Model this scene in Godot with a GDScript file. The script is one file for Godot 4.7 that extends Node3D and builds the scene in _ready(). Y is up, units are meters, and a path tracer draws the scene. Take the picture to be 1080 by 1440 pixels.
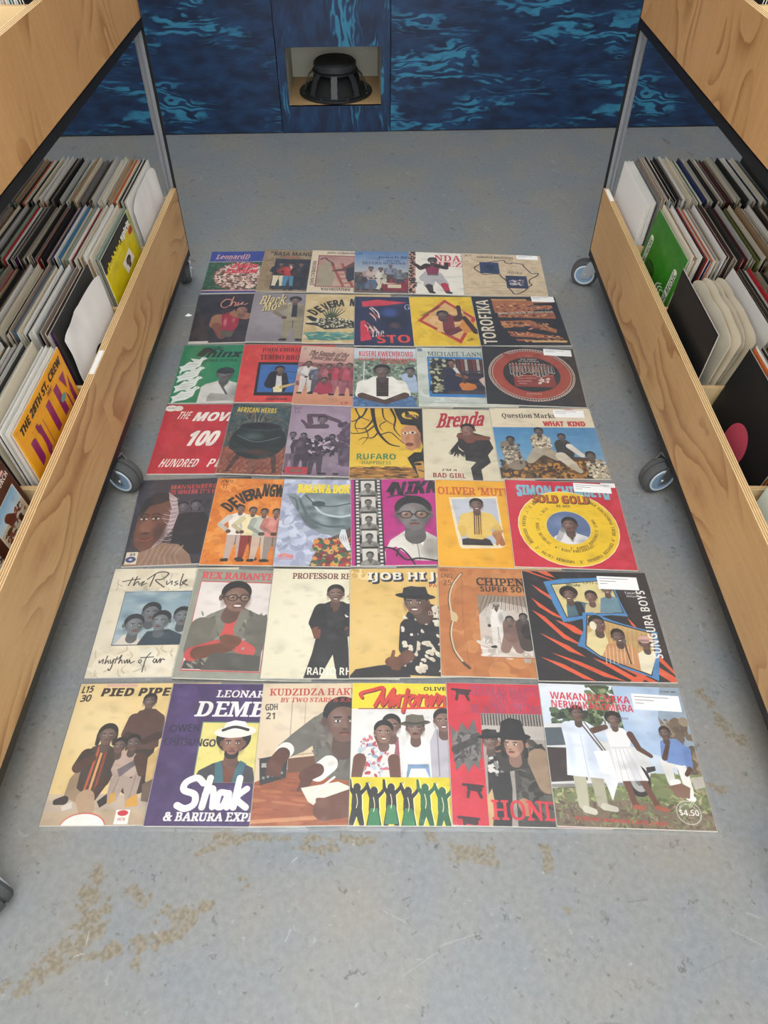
extends Node3D
# A record shop aisle: sleeves laid out on a painted concrete floor between two rolling record racks.

const CARD := 0.314
var rng := RandomNumberGenerator.new()
var M := {}
var taken := {}

# ---------------------------------------------------------------- node helpers
func numbered(called: String) -> String:
	if not taken.has(called):
		taken[called] = 0
		return called
	taken[called] += 1
	return "%s_%03d" % [called, taken[called]]

func tag(o, label: String, category: String, group := ""):
	o.set_meta("label", label)
	o.set_meta("category", category)
	if group != "":
		o.set_meta("group", group)
	return o

func thing(called: String, at: Vector3, label: String, category: String, group := "") -> Node3D:
	var o := Node3D.new()
	o.name = numbered(called)
	o.position = at
	add_child(o)
	tag(o, label, category, group)
	return o

func part(called: String, mesh: Mesh, mat, parent: Node, at := Vector3.ZERO) -> MeshInstance3D:
	var o := MeshInstance3D.new()
	o.name = called if parent != self else numbered(called)
	o.mesh = mesh
	if mat != null:
		o.material_override = mat
	o.position = at
	parent.add_child(o, true)
	return o

func structure(o, label := ""):
	o.set_meta("kind", "structure")
	if label != "":
		o.set_meta("label", label)
	return o

func mat(col: String, rough := 0.6, metal := 0.0) -> StandardMaterial3D:
	var m := StandardMaterial3D.new()
	m.albedo_color = Color(col)
	m.roughness = rough
	m.metallic = metal
	return m

func tex_mat(im: Image, rough := 0.6, repeat := true) -> StandardMaterial3D:
	var m := StandardMaterial3D.new()
	m.albedo_texture = ImageTexture.create_from_image(im)
	m.roughness = rough
	m.texture_repeat = repeat
	return m

# ---------------------------------------------------------------- mesh helpers
func new_st() -> SurfaceTool:
	var st := SurfaceTool.new()
	st.begin(Mesh.PRIMITIVE_TRIANGLES)
	return st

func quad(st: SurfaceTool, a: Vector3, b: Vector3, c: Vector3, d: Vector3, n: Vector3, uv := [Vector2(0, 0), Vector2(1, 0), Vector2(1, 1), Vector2(0, 1)], flat := true):
	var p := [a, b, c, d]
	var order := [0, 1, 2, 0, 2, 3]
	if (c - a).cross(b - a).dot(n) < 0.0:
		order = [0, 2, 1, 0, 3, 2]
	for k in order:
		if flat:
			st.set_normal(n)
		st.set_uv(uv[k])
		st.add_vertex(p[k])

# an axis-aligned box; uv in metres on each face
func box_to(st: SurfaceTool, lo: Vector3, hi: Vector3, skip := []):
	var f := [[Vector3.RIGHT, 0], [Vector3.LEFT, 0], [Vector3.UP, 1], [Vector3.DOWN, 1], [Vector3.BACK, 2], [Vector3.FORWARD, 2]]
	for k in 6:
		if k in skip:
			continue
		var n: Vector3 = f[k][0]
		var ax: int = f[k][1]
		var u := 2 if ax == 0 else 0
		var v := 1 if ax != 1 else 2
		var p := []
		var uv := []
		for c in [[0, 0], [1, 0], [1, 1], [0, 1]]:
			var q := Vector3.ZERO
			q[ax] = hi[ax] if n[ax] > 0 else lo[ax]
			q[u] = hi[u] if c[0] else lo[u]
			q[v] = hi[v] if c[1] else lo[v]
			p.append(q)
			uv.append(Vector2(q[u], -q[v]))
		quad(st, p[0], p[1], p[2], p[3], n, uv)

func box(lo: Vector3, hi: Vector3) -> ArrayMesh:
	var st := new_st()
	box_to(st, Vector3(minf(lo.x, hi.x), minf(lo.y, hi.y), minf(lo.z, hi.z)), Vector3(maxf(lo.x, hi.x), maxf(lo.y, hi.y), maxf(lo.z, hi.z)))
	return st.commit()

# a sheet of plywood: faces across the axis AX show the veneer, the edges show the plies
func ply(lo: Vector3, hi: Vector3, ax: int, face: Material, edge: Material, turn := false, shift := Vector2.ZERO) -> ArrayMesh:
	var l := Vector3(minf(lo.x, hi.x), minf(lo.y, hi.y), minf(lo.z, hi.z))
	var h := Vector3(maxf(lo.x, hi.x), maxf(lo.y, hi.y), maxf(lo.z, hi.z))
	var sf := new_st()
	var se := new_st()
	for k in 6:
		var a := k / 2
		var n := Vector3.ZERO
		n[a] = 1.0 if k % 2 == 0 else -1.0
		var u := 2 if a == 0 else 0
		var v := 1 if a != 1 else 2
		var p := []
		var uv := []
		for c in [[0, 0], [1, 0], [1, 1], [0, 1]]:
			var q := Vector3.ZERO
			q[a] = h[a] if n[a] > 0 else l[a]
			q[u] = h[u] if c[0] else l[u]
			q[v] = h[v] if c[1] else l[v]
			p.append(q)
			if a == ax:
				uv.append((Vector2(q[v], q[u]) if turn else Vector2(q[u], -q[v])) + shift)
			else:
				var along := u if v == ax else v
				uv.append(Vector2((q[ax] - l[ax]) / (h[ax] - l[ax]), q[along] * 2.0))
		quad(sf if a == ax else se, p[0], p[1], p[2], p[3], n, uv)
	var m := ArrayMesh.new()
	sf.set_material(face)
	se.set_material(edge)
	sf.commit(m)
	se.commit(m)
	return m

# profile [[r, y], ...] from the bottom up along the outside, turned round the y axis
func lathe(pr: Array, seg := 32, smooth := false, st: SurfaceTool = null) -> SurfaceTool:
	if st == null:
		st = new_st()
	for i in pr.size() - 1:
		st.set_smooth_group(0 if smooth else i + 1)
		var r0: float = pr[i][0]
		var y0: float = pr[i][1]
		var r1: float = pr[i + 1][0]
		var y1: float = pr[i + 1][1]
		for k in seg:
			var a := TAU * k / seg
			var b := TAU * (k + 1) / seg
			var p0 := Vector3(cos(a) * r0, y0, sin(a) * r0)
			var p1 := Vector3(cos(b) * r0, y0, sin(b) * r0)
			var p2 := Vector3(cos(b) * r1, y1, sin(b) * r1)
			var p3 := Vector3(cos(a) * r1, y1, sin(a) * r1)
			var mid := (a + b) / 2
			var n := Vector3(cos(mid) * (y1 - y0), r0 - r1, sin(mid) * (y1 - y0))
			var tri := [[p0, p1, p2], [p0, p2, p3]]
			for t in tri:
				if (t[1] - t[0]).cross(t[2] - t[0]).length() < 1e-12:
					continue
				if (t[2] - t[0]).cross(t[1] - t[0]).dot(n) < 0:
					t = [t[0], t[2], t[1]]
				for q in t:
					st.add_vertex(q)
	return st

func finish(st: SurfaceTool) -> ArrayMesh:
	st.generate_normals()
	return st.commit()

func turned(m: ArrayMesh, t: Transform3D) -> ArrayMesh:
	var st := new_st()
	st.append_from(m, 0, t)
	return st.commit()

# ---------------------------------------------------------------- surfaces
func noise(seed_: int, freq := 1.0, oct := 3) -> FastNoiseLite:
	var n := FastNoiseLite.new()
	n.noise_type = FastNoiseLite.TYPE_SIMPLEX_SMOOTH
	n.seed = seed_
	n.frequency = freq
	if oct > 1:
		n.fractal_type = FastNoiseLite.FRACTAL_FBM
		n.fractal_octaves = oct
	else:
		n.fractal_type = FastNoiseLite.FRACTAL_NONE
	return n

# rotary-cut veneer: flame figure whose rings run along u
func wood_image(w: int, h: int, len_u: float, len_v: float, seed_: int, light: Color, dark: Color, rings: float, stretch: float) -> Image:
	var a := noise(seed_, 1.0, 2)
	var b := noise(seed_ + 1, 1.0, 2)
	var c := noise(seed_ + 2, 1.0, 1)
	var d := noise(seed_ + 3, 1.0, 1)
	var by := PackedByteArray()
	by.resize(w * h * 3)
	var at := 0
	for y in h:
		var v := len_v * y / h
		for x in w:
			var u := len_u * x / w
			var wob := b.get_noise_2d(u * 14.0, v * 18.0) * 0.03
			var n := a.get_noise_2d(u * stretch, v * 3.4) + wob
			var f := n * rings
			f = f - floorf(f)
			var ring := f * f * f * (1.0 - smoothstep(0.95, 1.0, f) * 0.7)
			var zone := smoothstep(-0.15, 0.4, b.get_noise_2d(u * 1.6 + 9.0, v * 3.0))
			var fibre := d.get_noise_2d(u * 24.0, v * 420.0) * 0.05 + c.get_noise_2d(u * 4.0, v * 50.0) * 0.06 + c.get_noise_2d(u * 90.0, v * 90.0) * 0.03
			var t := clampf(ring * zone * 0.8 + fibre + 0.12 + 0.12 * b.get_noise_2d(u * 3.0, v * 3.0 + 50.0), 0.0, 1.0)
			by[at] = int(255.0 * lerpf(light.r, dark.r, t))
			by[at + 1] = int(255.0 * lerpf(light.g, dark.g, t))
			by[at + 2] = int(255.0 * lerpf(light.b, dark.b, t))
			at += 3
	return Image.create_from_data(w, h, false, Image.FORMAT_RGB8, by)

# blue stain on softwood ply: the early wood drinks it and goes dark, the late wood stays bright
func stained_image(w: int, h: int, len_u: float, len_v: float, seed_: int, stretch: float) -> Image:
	var a := noise(seed_, 1.0, 3)
	var b := noise(seed_ + 1, 1.0, 2)
	var c := noise(seed_ + 2, 1.0, 1)
	var navy := Color("0c1f3c")
	var blue := Color("163a62")
	var teal := Color("317f9e")
	var by := PackedByteArray()
	by.resize(w * h * 3)
	var at := 0
	for y in h:
		var v := len_v * y / h
		for x in w:
			var u := len_u * x / w
			var wob := b.get_noise_2d(u * 6.0, v * 14.0)
			var n := a.get_noise_2d(u * stretch, v * 4.0)
			var patch := clampf(0.35 + 1.7 * b.get_noise_2d(u * 1.5 + 40.0, v * 4.2), 0.0, 1.0)
			var fibre := c.get_noise_2d(u * 16.0, v * 260.0)
			var streak := c.get_noise_2d(u * 3.2 + wob * 0.25, v * 44.0 + n * 4.5 + wob * 1.0)
			var blot := a.get_noise_2d(u * 12.0, v * 40.0)
			var s := smoothstep(0.15, 0.85, streak + blot * 0.7 + (patch - 0.45) * 0.9) * (0.2 + 0.8 * patch)
			s = clampf(s + fibre * 0.25 * (0.15 + s), 0.0, 1.0)
			var k := navy.lerp(blue, clampf(0.45 + 0.7 * wob + fibre * 0.2, 0.0, 1.0)).lerp(teal, s)
			by[at] = int(255.0 * k.r)
			by[at + 1] = int(255.0 * k.g)
			by[at + 2] = int(255.0 * k.b)
			at += 3
	return Image.create_from_data(w, h, false, Image.FORMAT_RGB8, by)

# worn-through patches of the floor paint, in metres: x, z, x, z, half width
const WORN := [[-0.626, -0.266, -0.58, -0.313, 0.012], [-0.58, -0.313, -0.523, -0.358, 0.024], [-0.55, -0.411, -0.546, -0.405, 0.02], [-0.556, -0.423, -0.536, -0.457, 0.013], [-0.539, -0.37, -0.508, -0.399, 0.016], [-0.463, -0.429, -0.446, -0.415, 0.012], [-0.411, -0.341, -0.325, -0.399, 0.012], [-0.408, -0.387, -0.332, -0.399, 0.01], [-0.49, -0.33, -0.369, -0.356, 0.009], [-0.525, -0.319, -0.392, -0.341, 0.008], [-0.658, -0.271, -0.647, -0.281, 0.008], [-0.436, -0.314, -0.427, -0.301, 0.007], [-0.332, -0.522, -0.269, -0.522, 0.011], [-0.249, -0.522, -0.027, -0.519, 0.007], [-0.322, -0.506, -0.361, -0.493, 0.006], [-0.164, -0.503, -0.096, -0.506, 0.009], [0.083, -0.525, 0.097, -0.522, 0.01], [0.137, -0.499, 0.204, -0.486, 0.015], [0.309, -0.506, 0.312, -0.465, 0.009], [0.334, -0.395, 0.335, -0.393, 0.007], [0.706, -0.835, 0.74, -0.741, 0.012], [0.667, -0.625, 0.681, -0.623, 0.012], [-0.267, -0.448, -0.254, -0.454, 0.007], [-0.258, -0.436, -0.264, -0.429, 0.006], [0.758, -0.725, 0.762, -0.717, 0.011]]

func floor_image(w: int, h: int, x0: float, z0: float, x1: float, z1: float, specks: int) -> Image:
	var a := noise(5, 1.0, 3)
	var b := noise(6, 1.0, 2)
	var paint := Color("84888a")
	var dusty := Color("87837b")
	var by := PackedByteArray()
	by.resize(w * h * 3)
	var at := 0
	rng.seed = 77
	for y in h:
		var z := lerpf(z0, z1, (y + 0.5) / h)
		for x in w:
			var px := lerpf(x0, x1, (x + 0.5) / w)
			var n := a.get_noise_2d(px * 3.0, z * 3.0)
			var m := b.get_noise_2d(px * 55.0, z * 55.0)
			var t := clampf(0.42 + n * 0.9, 0.0, 1.0)
			var g := 1.0 + m * 0.05 + (rng.randf() - 0.5) * 0.05 + n * 0.06
			by[at] = int(255.0 * clampf(lerpf(paint.r, dusty.r, t) * g, 0, 1))
			by[at + 1] = int(255.0 * clampf(lerpf(paint.g, dusty.g, t) * g, 0, 1))
			by[at + 2] = int(255.0 * clampf(lerpf(paint.b, dusty.b, t) * g, 0, 1))
			at += 3
	var im := Image.create_from_data(w, h, false, Image.FORMAT_RGB8, by)
	var sx := w / (x1 - x0)
	var sz := h / (z1 - z0)
	# bare concrete showing through, with ragged outlines
	var rag := noise(9, 1.0, 3)
	for s in WORN:
		var p := Vector2(s[0], s[1])
		var q := Vector2(s[2], s[3])
		var r: float = s[4]
		var ax := int((minf(p.x, q.x) - r * 2.4 - x0) * sx)
		var bx := int((maxf(p.x, q.x) + r * 2.4 - x0) * sx)
		var ay := int((minf(p.y, q.y) - r * 2.4 - z0) * sz)
		var byy := int((maxf(p.y, q.y) + r * 2.4 - z0) * sz)
		for y in range(maxi(ay, 0), mini(byy, h)):
			for x in range(maxi(ax, 0), mini(bx, w)):
				var c := Vector2(x0 + x / sx, z0 + y / sz)
				var near := Geometry2D.get_closest_point_to_segment(c, p, q)
				var k := c.distance_to(near) / r + rag.get_noise_2d(c.x * 30.0, c.y * 30.0) * 1.5 + rag.get_noise_2d(c.x * 90.0, c.y * 90.0) * 0.7
				if k < 1.0:
					var tone := 0.5 + 0.9 * rag.get_noise_2d(c.x * 90.0 + 7.0, c.y * 90.0)
					var bare := Color("928877").lerp(Color("736957"), clampf(tone, 0.0, 1.0))
					im.set_pixel(x, y, im.get_pixel(x, y).lerp(bare, clampf((1.0 - k) * 2.2, 0.0, 0.85)))
	# chips, scuffs and dots of grit trodden into the paint
	for i in specks:
		var cx := rng.randi_range(2, w - 12)
		var cy := rng.randi_range(2, h - 8)
		var col := Color("4c4842") if rng.randf() < 0.75 else Color("b2b5b4")
		var base := im.get_pixel(cx, cy)
		var k := rng.randf_range(0.1, 0.5)
		for q in (rng.randi_range(2, 9) if rng.randf() < 0.9 else rng.randi_range(16, 50)):
			im.set_pixel(clampi(cx, 0, w - 1), clampi(cy, 0, h - 1), base.lerp(col, k))
			cx += rng.randi_range(-1, 1)
			cy += rng.randi_range(-1, 1)
	for i in specks / 30:
		var cx := rng.randi_range(20, w - 60)
		var cy := rng.randi_range(20, h - 30)
		var dx := rng.randf_range(-1, 1)
		var dy := rng.randf_range(-0.6, 0.6)
		var col := Color("b2b6b5") if rng.randf() < 0.6 else Color("646460")
		for k in rng.randi_range(8, 40):
			var qx := clampi(int(cx + dx * k), 0, w - 1)
			var qy := clampi(int(cy + dy * k), 0, h - 1)
			im.set_pixel(qx, qy, im.get_pixel(qx, qy).lerp(col, 0.35))
	return im

func plies_image() -> Image:
	var im := Image.create(64, 64, false, Image.FORMAT_RGB8)
	rng.seed = 31
	for y in 64:
		for x in 64:
			var layer := int(x / 64.0 * 7.0)
			var c := Color("e2c391") if layer % 2 == 0 else Color("a97f4c")
			im.set_pixel(x, y, c * (0.9 + 0.2 * rng.randf()))
	return im

func make_materials():
	M.face_low = tex_mat(wood_image(1024, 384, 1.5, 0.5, 11, Color("d0a873"), Color("97683c"), 3.4, 1.1), 0.5)
	M.face_low.uv1_scale = Vector3(1.0 / 1.5, 1.0 / 0.5, 1)
	M.face_up = tex_mat(wood_image(512, 1024, 0.6, 1.4, 23, Color("cfa069"), Color("976534"), 2.6, 2.2), 0.5)
	M.face_up.uv1_scale = Vector3(1.0 / 0.6, 1.0 / 1.4, 1)
	M.face_pale = mat("dcbf8d", 0.6)
	M.plies = tex_mat(plies_image(), 0.7)
	M.steel = mat("2b2a2b", 0.45, 0.6)
	M.steel_post = mat("94979b", 0.42, 0.35)
	M.blue_side = tex_mat(stained_image(1024, 640, 2.4, 1.2, 41, 0.8), 0.45)
	M.blue_side.uv1_scale = Vector3(1.0 / 2.4, 1.0 / 1.2, 1)
	M.blue_mid = tex_mat(stained_image(768, 512, 1.2, 0.8, 57, 1.1), 0.45)
	M.blue_mid.uv1_scale = Vector3(1.0 / 1.2, 1.0 / 0.8, 1)
	M.blue_edge = mat("0c1c36", 0.6)
	M.black = mat("141414", 0.55)
	M.rubber = mat("4a4a4a", 0.8)
	M.rubber_dark = mat("1c1c1d", 0.7)
	M.hub = mat("7b93a8", 0.4)
	M.hub_rim = mat("c3ccd3", 0.4)
	M.zinc = mat("b9bdc0", 0.3, 0.9)
	M.white = mat("e8e6e0", 0.7)
	M.paper = mat("ece9e4", 0.75)
	M.cream_paper = mat("dfd2b8", 0.75)
	M.card = mat("cdc6b8", 0.8)
	var wr := NoiseTexture2D.new()
	wr.width = 256
	wr.height = 256
	wr.seamless = true
	wr.as_normal_map = true
	wr.bump_strength = 1.6
	var wn := noise(3, 0.012, 3)
	wr.noise = wn
	var p := StandardMaterial3D.new()
	p.transparency = BaseMaterial3D.TRANSPARENCY_ALPHA
	p.albedo_color = Color(0.92, 0.94, 0.95, 0.05)
	p.roughness = 0.14
	p.normal_enabled = true
	p.normal_texture = wr
	p.normal_scale = 0.55
	p.uv1_scale = Vector3(3.0, 3.0, 1)
	M.plastic = p
	M.pink = mat("c04a5a", 0.5)
	M.label_white = mat("f2f0ec", 0.6)

# ---------------------------------------------------------------- the rolling racks
const FAR := -2.58
const NEAR := -0.40
const DIVIDERS := [-2.227, -1.872, -1.508, -1.150, -0.790]

func angle_steel(lo: Vector3, hi: Vector3, lo2: Vector3, hi2: Vector3) -> ArrayMesh:
	var st := new_st()
	for b in [[lo, hi], [lo2, hi2]]:
		box_to(st, Vector3(minf(b[0].x, b[1].x), b[0].y, b[0].z), Vector3(maxf(b[0].x, b[1].x), b[1].y, b[1].z))
	return st.commit()

var caster_parts := {}
func make_caster(rack: Node3D, at: Vector3, turn: float):
	if caster_parts.is_empty():
		var R := 0.05
		var w := 0.022
		var ty := finish(lathe([[0.036, -w], [R - 0.006, -w], [R - 0.001, -w + 0.006], [R, -0.003], [R - 0.004, -0.002], [R - 0.004, 0.002], [R, 0.003], [R - 0.001, w - 0.006], [R - 0.006, w], [0.036, w], [0.036, -w]], 36))
		caster_parts.tyre = turned(ty, Transform3D(Basis(Vector3.RIGHT, PI / 2), Vector3.ZERO))
		var hb := finish(lathe([[0.0, -w - 0.001], [0.0315, -w - 0.001], [0.0315, w + 0.001], [0.0, w + 0.001]], 32))
		caster_parts.hub = turned(hb, Transform3D(Basis(Vector3.RIGHT, PI / 2), Vector3.ZERO))
		var hr := finish(lathe([[0.0315, -w - 0.003], [0.0365, -w - 0.003], [0.0365, w + 0.003], [0.0315, w + 0.003], [0.0315, -w - 0.003]], 32))
		caster_parts.rim = turned(hr, Transform3D(Basis(Vector3.RIGHT, PI / 2), Vector3.ZERO))
		var ax := finish(lathe([[0.0, -0.031], [0.007, -0.031], [0.007, -0.026], [0.004, -0.026], [0.004, 0.026], [0.007, 0.026], [0.007, 0.031], [0.0, 0.031]], 12))
		caster_parts.axle = turned(ax, Transform3D(Basis(Vector3.RIGHT, PI / 2), Vector3.ZERO))
		var st := new_st()
		for s in [-1.0, 1.0]:
			var z0: float = 0.0255 * s
			var z1: float = 0.028 * s
			var pts := [Vector2(-0.012, -0.013), Vector2(0.014, -0.011), Vector2(0.056, 0.044), Vector2(0.054, 0.058), Vector2(0.010, 0.058), Vector2(-0.010, 0.018)]
			for k in range(1, pts.size() - 1):
				for z in [z0, z1]:
					var n := Vector3(0, 0, s if z == z1 else -s)
					quad(st, Vector3(pts[0].x, pts[0].y, z), Vector3(pts[k].x, pts[k].y, z), Vector3(pts[k + 1].x, pts[k + 1].y, z), Vector3(pts[k + 1].x, pts[k + 1].y, z), n)
			for k in pts.size():
				var p: Vector2 = pts[k]
				var q: Vector2 = pts[(k + 1) % pts.size()]
				quad(st, Vector3(p.x, p.y, z0), Vector3(q.x, q.y, z0), Vector3(q.x, q.y, z1), Vector3(p.x, p.y, z1), Vector3(q.y - p.y, p.x - q.x, 0).normalized())
		box_to(st, Vector3(0.010, 0.0555, -0.028), Vector3(0.054, 0.0585, 0.028))
		caster_parts.fork = st.commit()
		caster_parts.swivel = finish(lathe([[0.0, 0.0], [0.02, 0.0], [0.022, 0.003], [0.014, 0.007], [0.014, 0.012], [0.0, 0.012]], 20))
	var c := Node3D.new()
	c.name = "caster"
	c.position = at
	c.rotation.y = turn
	rack.add_child(c, true)
	part("tyre", caster_parts.tyre, M.rubber, c, Vector3(-0.034, 0.05, 0))
	part("hub", caster_parts.hub, M.hub, c, Vector3(-0.034, 0.05, 0))
	part("hub_rim", caster_parts.rim, M.hub_rim, c, Vector3(-0.034, 0.05, 0))
	part("axle", caster_parts.axle, M.zinc, c, Vector3(-0.034, 0.05, 0))
	part("fork", caster_parts.fork, M.zinc, c, Vector3(-0.034, 0.05, 0))
	part("swivel", caster_parts.swivel, M.zinc, c, Vector3(0.0, 0.1005, 0))

func make_rack(face: float, s: float, label: String, turns: Array) -> Node3D:
	var r := thing("record_rack", Vector3(face, 0, 0), label, "record rack", "rolling record racks")
	var X := func(d: float) -> float: return s * d
	var D := 0.74
	# steel: long rails, corner posts and cross rails of angle iron
	for y in [0.113, 0.845]:
		part("rail", angle_steel(Vector3(X.call(0.002), y, FAR), Vector3(X.call(0.006), y + 0.027, NEAR), Vector3(X.call(0.002), y + 0.023, FAR), Vector3(X.call(0.034), y + 0.027, NEAR)), M.steel, r)
		part("rail", angle_steel(Vector3(X.call(D), y, FAR), Vector3(X.call(D - 0.004), y + 0.027, NEAR), Vector3(X.call(D), y + 0.023, FAR), Vector3(X.call(D - 0.03), y + 0.027, NEAR)), M.steel, r)
		for z in [FAR, NEAR - 0.004]:
			part("cross_rail", box(Vector3(X.call(0.034), y, z), Vector3(X.call(D - 0.03), y + 0.027, z + 0.004)), M.steel, r)
	for z in [[FAR - 0.004, 1.0], [NEAR + 0.004, -1.0]]:
		var zz: float = z[0]
		var q: float = z[1]
		var za := minf(zz + q * 0.004, zz + q * 0.032)
		part("post", angle_steel(Vector3(X.call(0.019), 0.14, za), Vector3(X.call(0.023), 1.075, za + 0.028), Vector3(X.call(0.023), 0.14, za), Vector3(X.call(0.0232), 0.1402, za + 0.0002)), M.steel_post, r)
		part("post_flange", box(Vector3(X.call(0.0), 0.113, minf(zz, zz + q * 0.0035)), Vector3(X.call(0.009), 1.085, maxf(zz, zz + q * 0.0035))), M.steel, r)
		part("post", box(Vector3(X.call(0.009), 0.113, minf(zz, zz + q * 0.0035)), Vector3(X.call(0.036), 1.085, maxf(zz, zz + q * 0.0035))), M.steel_post, r)
		part("post", box(Vector3(X.call(D), 0.113, minf(zz, zz + q * 0.0035)), Vector3(X.call(D - 0.034), 1.085, maxf(zz, zz + q * 0.0035))), M.steel, r)
	# plywood trays
	for up in [0, 1]:
		var y0 := 0.1405 if up == 0 else 0.8725
		var y1 := 0.366 if up == 0 else 1.076
		var fm = M.face_low if up == 0 else M.face_up
		var sh := Vector2(0.13, 0.21) * (1.0 + s) + Vector2(0.37 * up, 0.11)
		part("front_board", ply(Vector3(X.call(0.0), y0, FAR + 0.004), Vector3(X.call(0.018), y1, NEAR - 0.004), 0, fm, M.plies, up == 1, sh), null, r)
		part("back_board", ply(Vector3(X.call(D - 0.02), y0, FAR + 0.004), Vector3(X.call(D - 0.005), y1, NEAR - 0.004), 0, fm, M.plies, up == 1, sh), null, r)
		part("tray_floor", ply(Vector3(X.call(0.0235), y0, FAR + 0.006), Vector3(X.call(D - 0.0205), y0 + 0.012, NEAR - 0.006), 1, M.face_low, M.plies), null, r)
		for z in [FAR + 0.0055, NEAR - 0.0175]:
			part("end_board", ply(Vector3(X.call(0.0235), y0 + 0.0125, z), Vector3(X.call(D - 0.0205), y1 - 0.03, z + 0.012), 2, M.face_pale, M.plies), null, r)
		for z in DIVIDERS:
			part("divider", ply(Vector3(X.call(0.0185), y0 + 0.0125, z - 0.006), Vector3(X.call(D - 0.0205), y1 - (0.034 if up == 0 else 0.012), z + 0.006), 2, M.face_pale, M.plies), null, r)
	var k := 0
	for z in [FAR + 0.015, -1.49, NEAR - 0.03]:
		make_caster(r, Vector3(X.call(0.03), 0, z), turns[k])
		make_caster(r, Vector3(X.call(D - 0.045), 0, z), turns[k] + 1.2)
		k += 1
	return r

# ---------------------------------------------------------------- records standing in the racks
var rec_mesh := {}
func rec_shape(t: float, h := CARD) -> ArrayMesh:
	var key := "%.4f_%.3f" % [t, h]
	if rec_mesh.has(key):
		return rec_mesh[key]
	# flat faces, edges pinched where the card is folded
	var a := t / 2
	var b := t * 0.22
	var e := 0.004
	var w := CARD / 2
	var sf := new_st()
	var se := new_st()
	for s in [-1.0, 1.0]:
		var n := Vector3(s, 0, 0)
		quad(sf, Vector3(s * a, e, w - e), Vector3(s * a, e, -w + e), Vector3(s * a, h - e, -w + e), Vector3(s * a, h - e, w - e), n, [Vector2(0, 1), Vector2(1, 1), Vector2(1, 0), Vector2(0, 0)] if s > 0 else [Vector2(1, 1), Vector2(0, 1), Vector2(0, 0), Vector2(1, 0)])
		quad(sf, Vector3(s * a, h - e, -w + e), Vector3(s * a, h - e, w - e), Vector3(s * b, h, w), Vector3(s * b, h, -w), Vector3(s * e, a - b, 0).normalized(), [Vector2(1, 0.012), Vector2(0, 0.012), Vector2(0, 0), Vector2(1, 0)])
		for q in [-1.0, 1.0]:
			quad(sf, Vector3(s * a, e, q * (w - e)), Vector3(s * a, h - e, q * (w - e)), Vector3(s * b, h, q * w), Vector3(s * b, 0, q * w), Vector3(s * e, 0, q * (a - b)).normalized(), [Vector2(0, 1), Vector2(0, 0), Vector2(0.01, 0), Vector2(0.01, 1)])
		quad(sf, Vector3(s * a, e, -w + e), Vector3(s * a, e, w - e), Vector3(s * b, 0, w), Vector3(s * b, 0, -w), Vector3(s * e, b - a, 0).normalized())
	quad(se, Vector3(-b, h, -w), Vector3(b, h, -w), Vector3(b, h, w), Vector3(-b, h, w), Vector3.UP)
	quad(se, Vector3(-b, 0, -w), Vector3(b, 0, -w), Vector3(b, 0, w), Vector3(-b, 0, w), Vector3.DOWN)
	for q in [-1.0, 1.0]:
		quad(se, Vector3(-b, 0, q * w), Vector3(b, 0, q * w), Vector3(b, h, q * w), Vector3(-b, h, q * w), Vector3(0, 0, q))
	var m := ArrayMesh.new()
	sf.commit(m)
	se.commit(m)
	rec_mesh[key] = m
	return m

# a thin paper sleeve, wavy, with the corner of its mouth cut back
func paper_shape(seed_: int, amp: float, cut: float, thick := 0.0012) -> ArrayMesh:
	var nz := noise(seed_, 1.0, 3)
	var st := new_st()
	var N := 20
	var P := func(i: int, j: int, side: float) -> Vector3:
		var z := (float(i) / N - 0.5) * (CARD - 0.006)
		var v := float(j) / N
		var end := absf(z) / (CARD / 2)
		var top := CARD - 0.006 - cut * pow(end, 6.0)
		var y := v * top
		var x := amp * nz.get_noise_2d(z * 6.0, y * 4.0) * v + side * thick
		return Vector3(x, y, z)
	st.set_smooth_group(0)
	for i in N:
		for j in N:
			for sd in [-0.5, 0.5]:
				var a: Vector3 = P.call(i, j, sd)
				var b: Vector3 = P.call(i + 1, j, sd)
				var c: Vector3 = P.call(i + 1, j + 1, sd)
				var d: Vector3 = P.call(i, j + 1, sd)
				quad(st, a, b, c, d, Vector3(signf(sd), 0, 0), [Vector2(0, 0), Vector2(1, 0), Vector2(1, 1), Vector2(0, 1)], false)
	st.set_smooth_group(-1)
	for i in N:
		quad(st, P.call(i, N, -0.5), P.call(i + 1, N, -0.5), P.call(i + 1, N, 0.5), P.call(i, N, 0.5), Vector3.UP, [Vector2(0, 0), Vector2(1, 0), Vector2(1, 1), Vector2(0, 1)], false)
		for q in [0, N]:
			quad(st, P.call(q, i, -0.5), P.call(q, i + 1, -0.5), P.call(q, i + 1, 0.5), P.call(q, i, 0.5), Vector3(0, 0, -1 if q == 0 else 1), [Vector2(0, 0), Vector2(1, 0), Vector2(1, 1), Vector2(0, 1)], false)
	return finish(st)

const TONES := [["cream", "d9cdb4"], ["off-white", "e4e0d8"], ["pale grey", "b9b6b0"], ["mid grey", "7d7a78"], ["charcoal", "34322f"], ["black", "191817"], ["dark brown", "3d2c24"], ["tan", "a98a64"], ["taupe", "8a7768"], ["maroon", "5c2226"], ["red", "b3232b"], ["deep blue", "23305f"], ["steel blue", "3f7398"], ["teal", "3c6d6c"], ["olive green", "6f7b35"], ["mustard", "c39a2c"], ["plum purple", "58295c"], ["orange", "c9622a"], ["greyish green", "8b9a86"], ["pink", "c9929a"]]
const ODDS := [19, 16, 12, 9, 12, 15, 11, 6, 10, 3, 2, 2, 2, 2, 1, 1, 1, 1, 3, 1]
const PLACE := ["farthest", "second-farthest", "middle", "fourth-farthest", "nearest"]
var rest_st: SurfaceTool
var rest_n := 0

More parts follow.
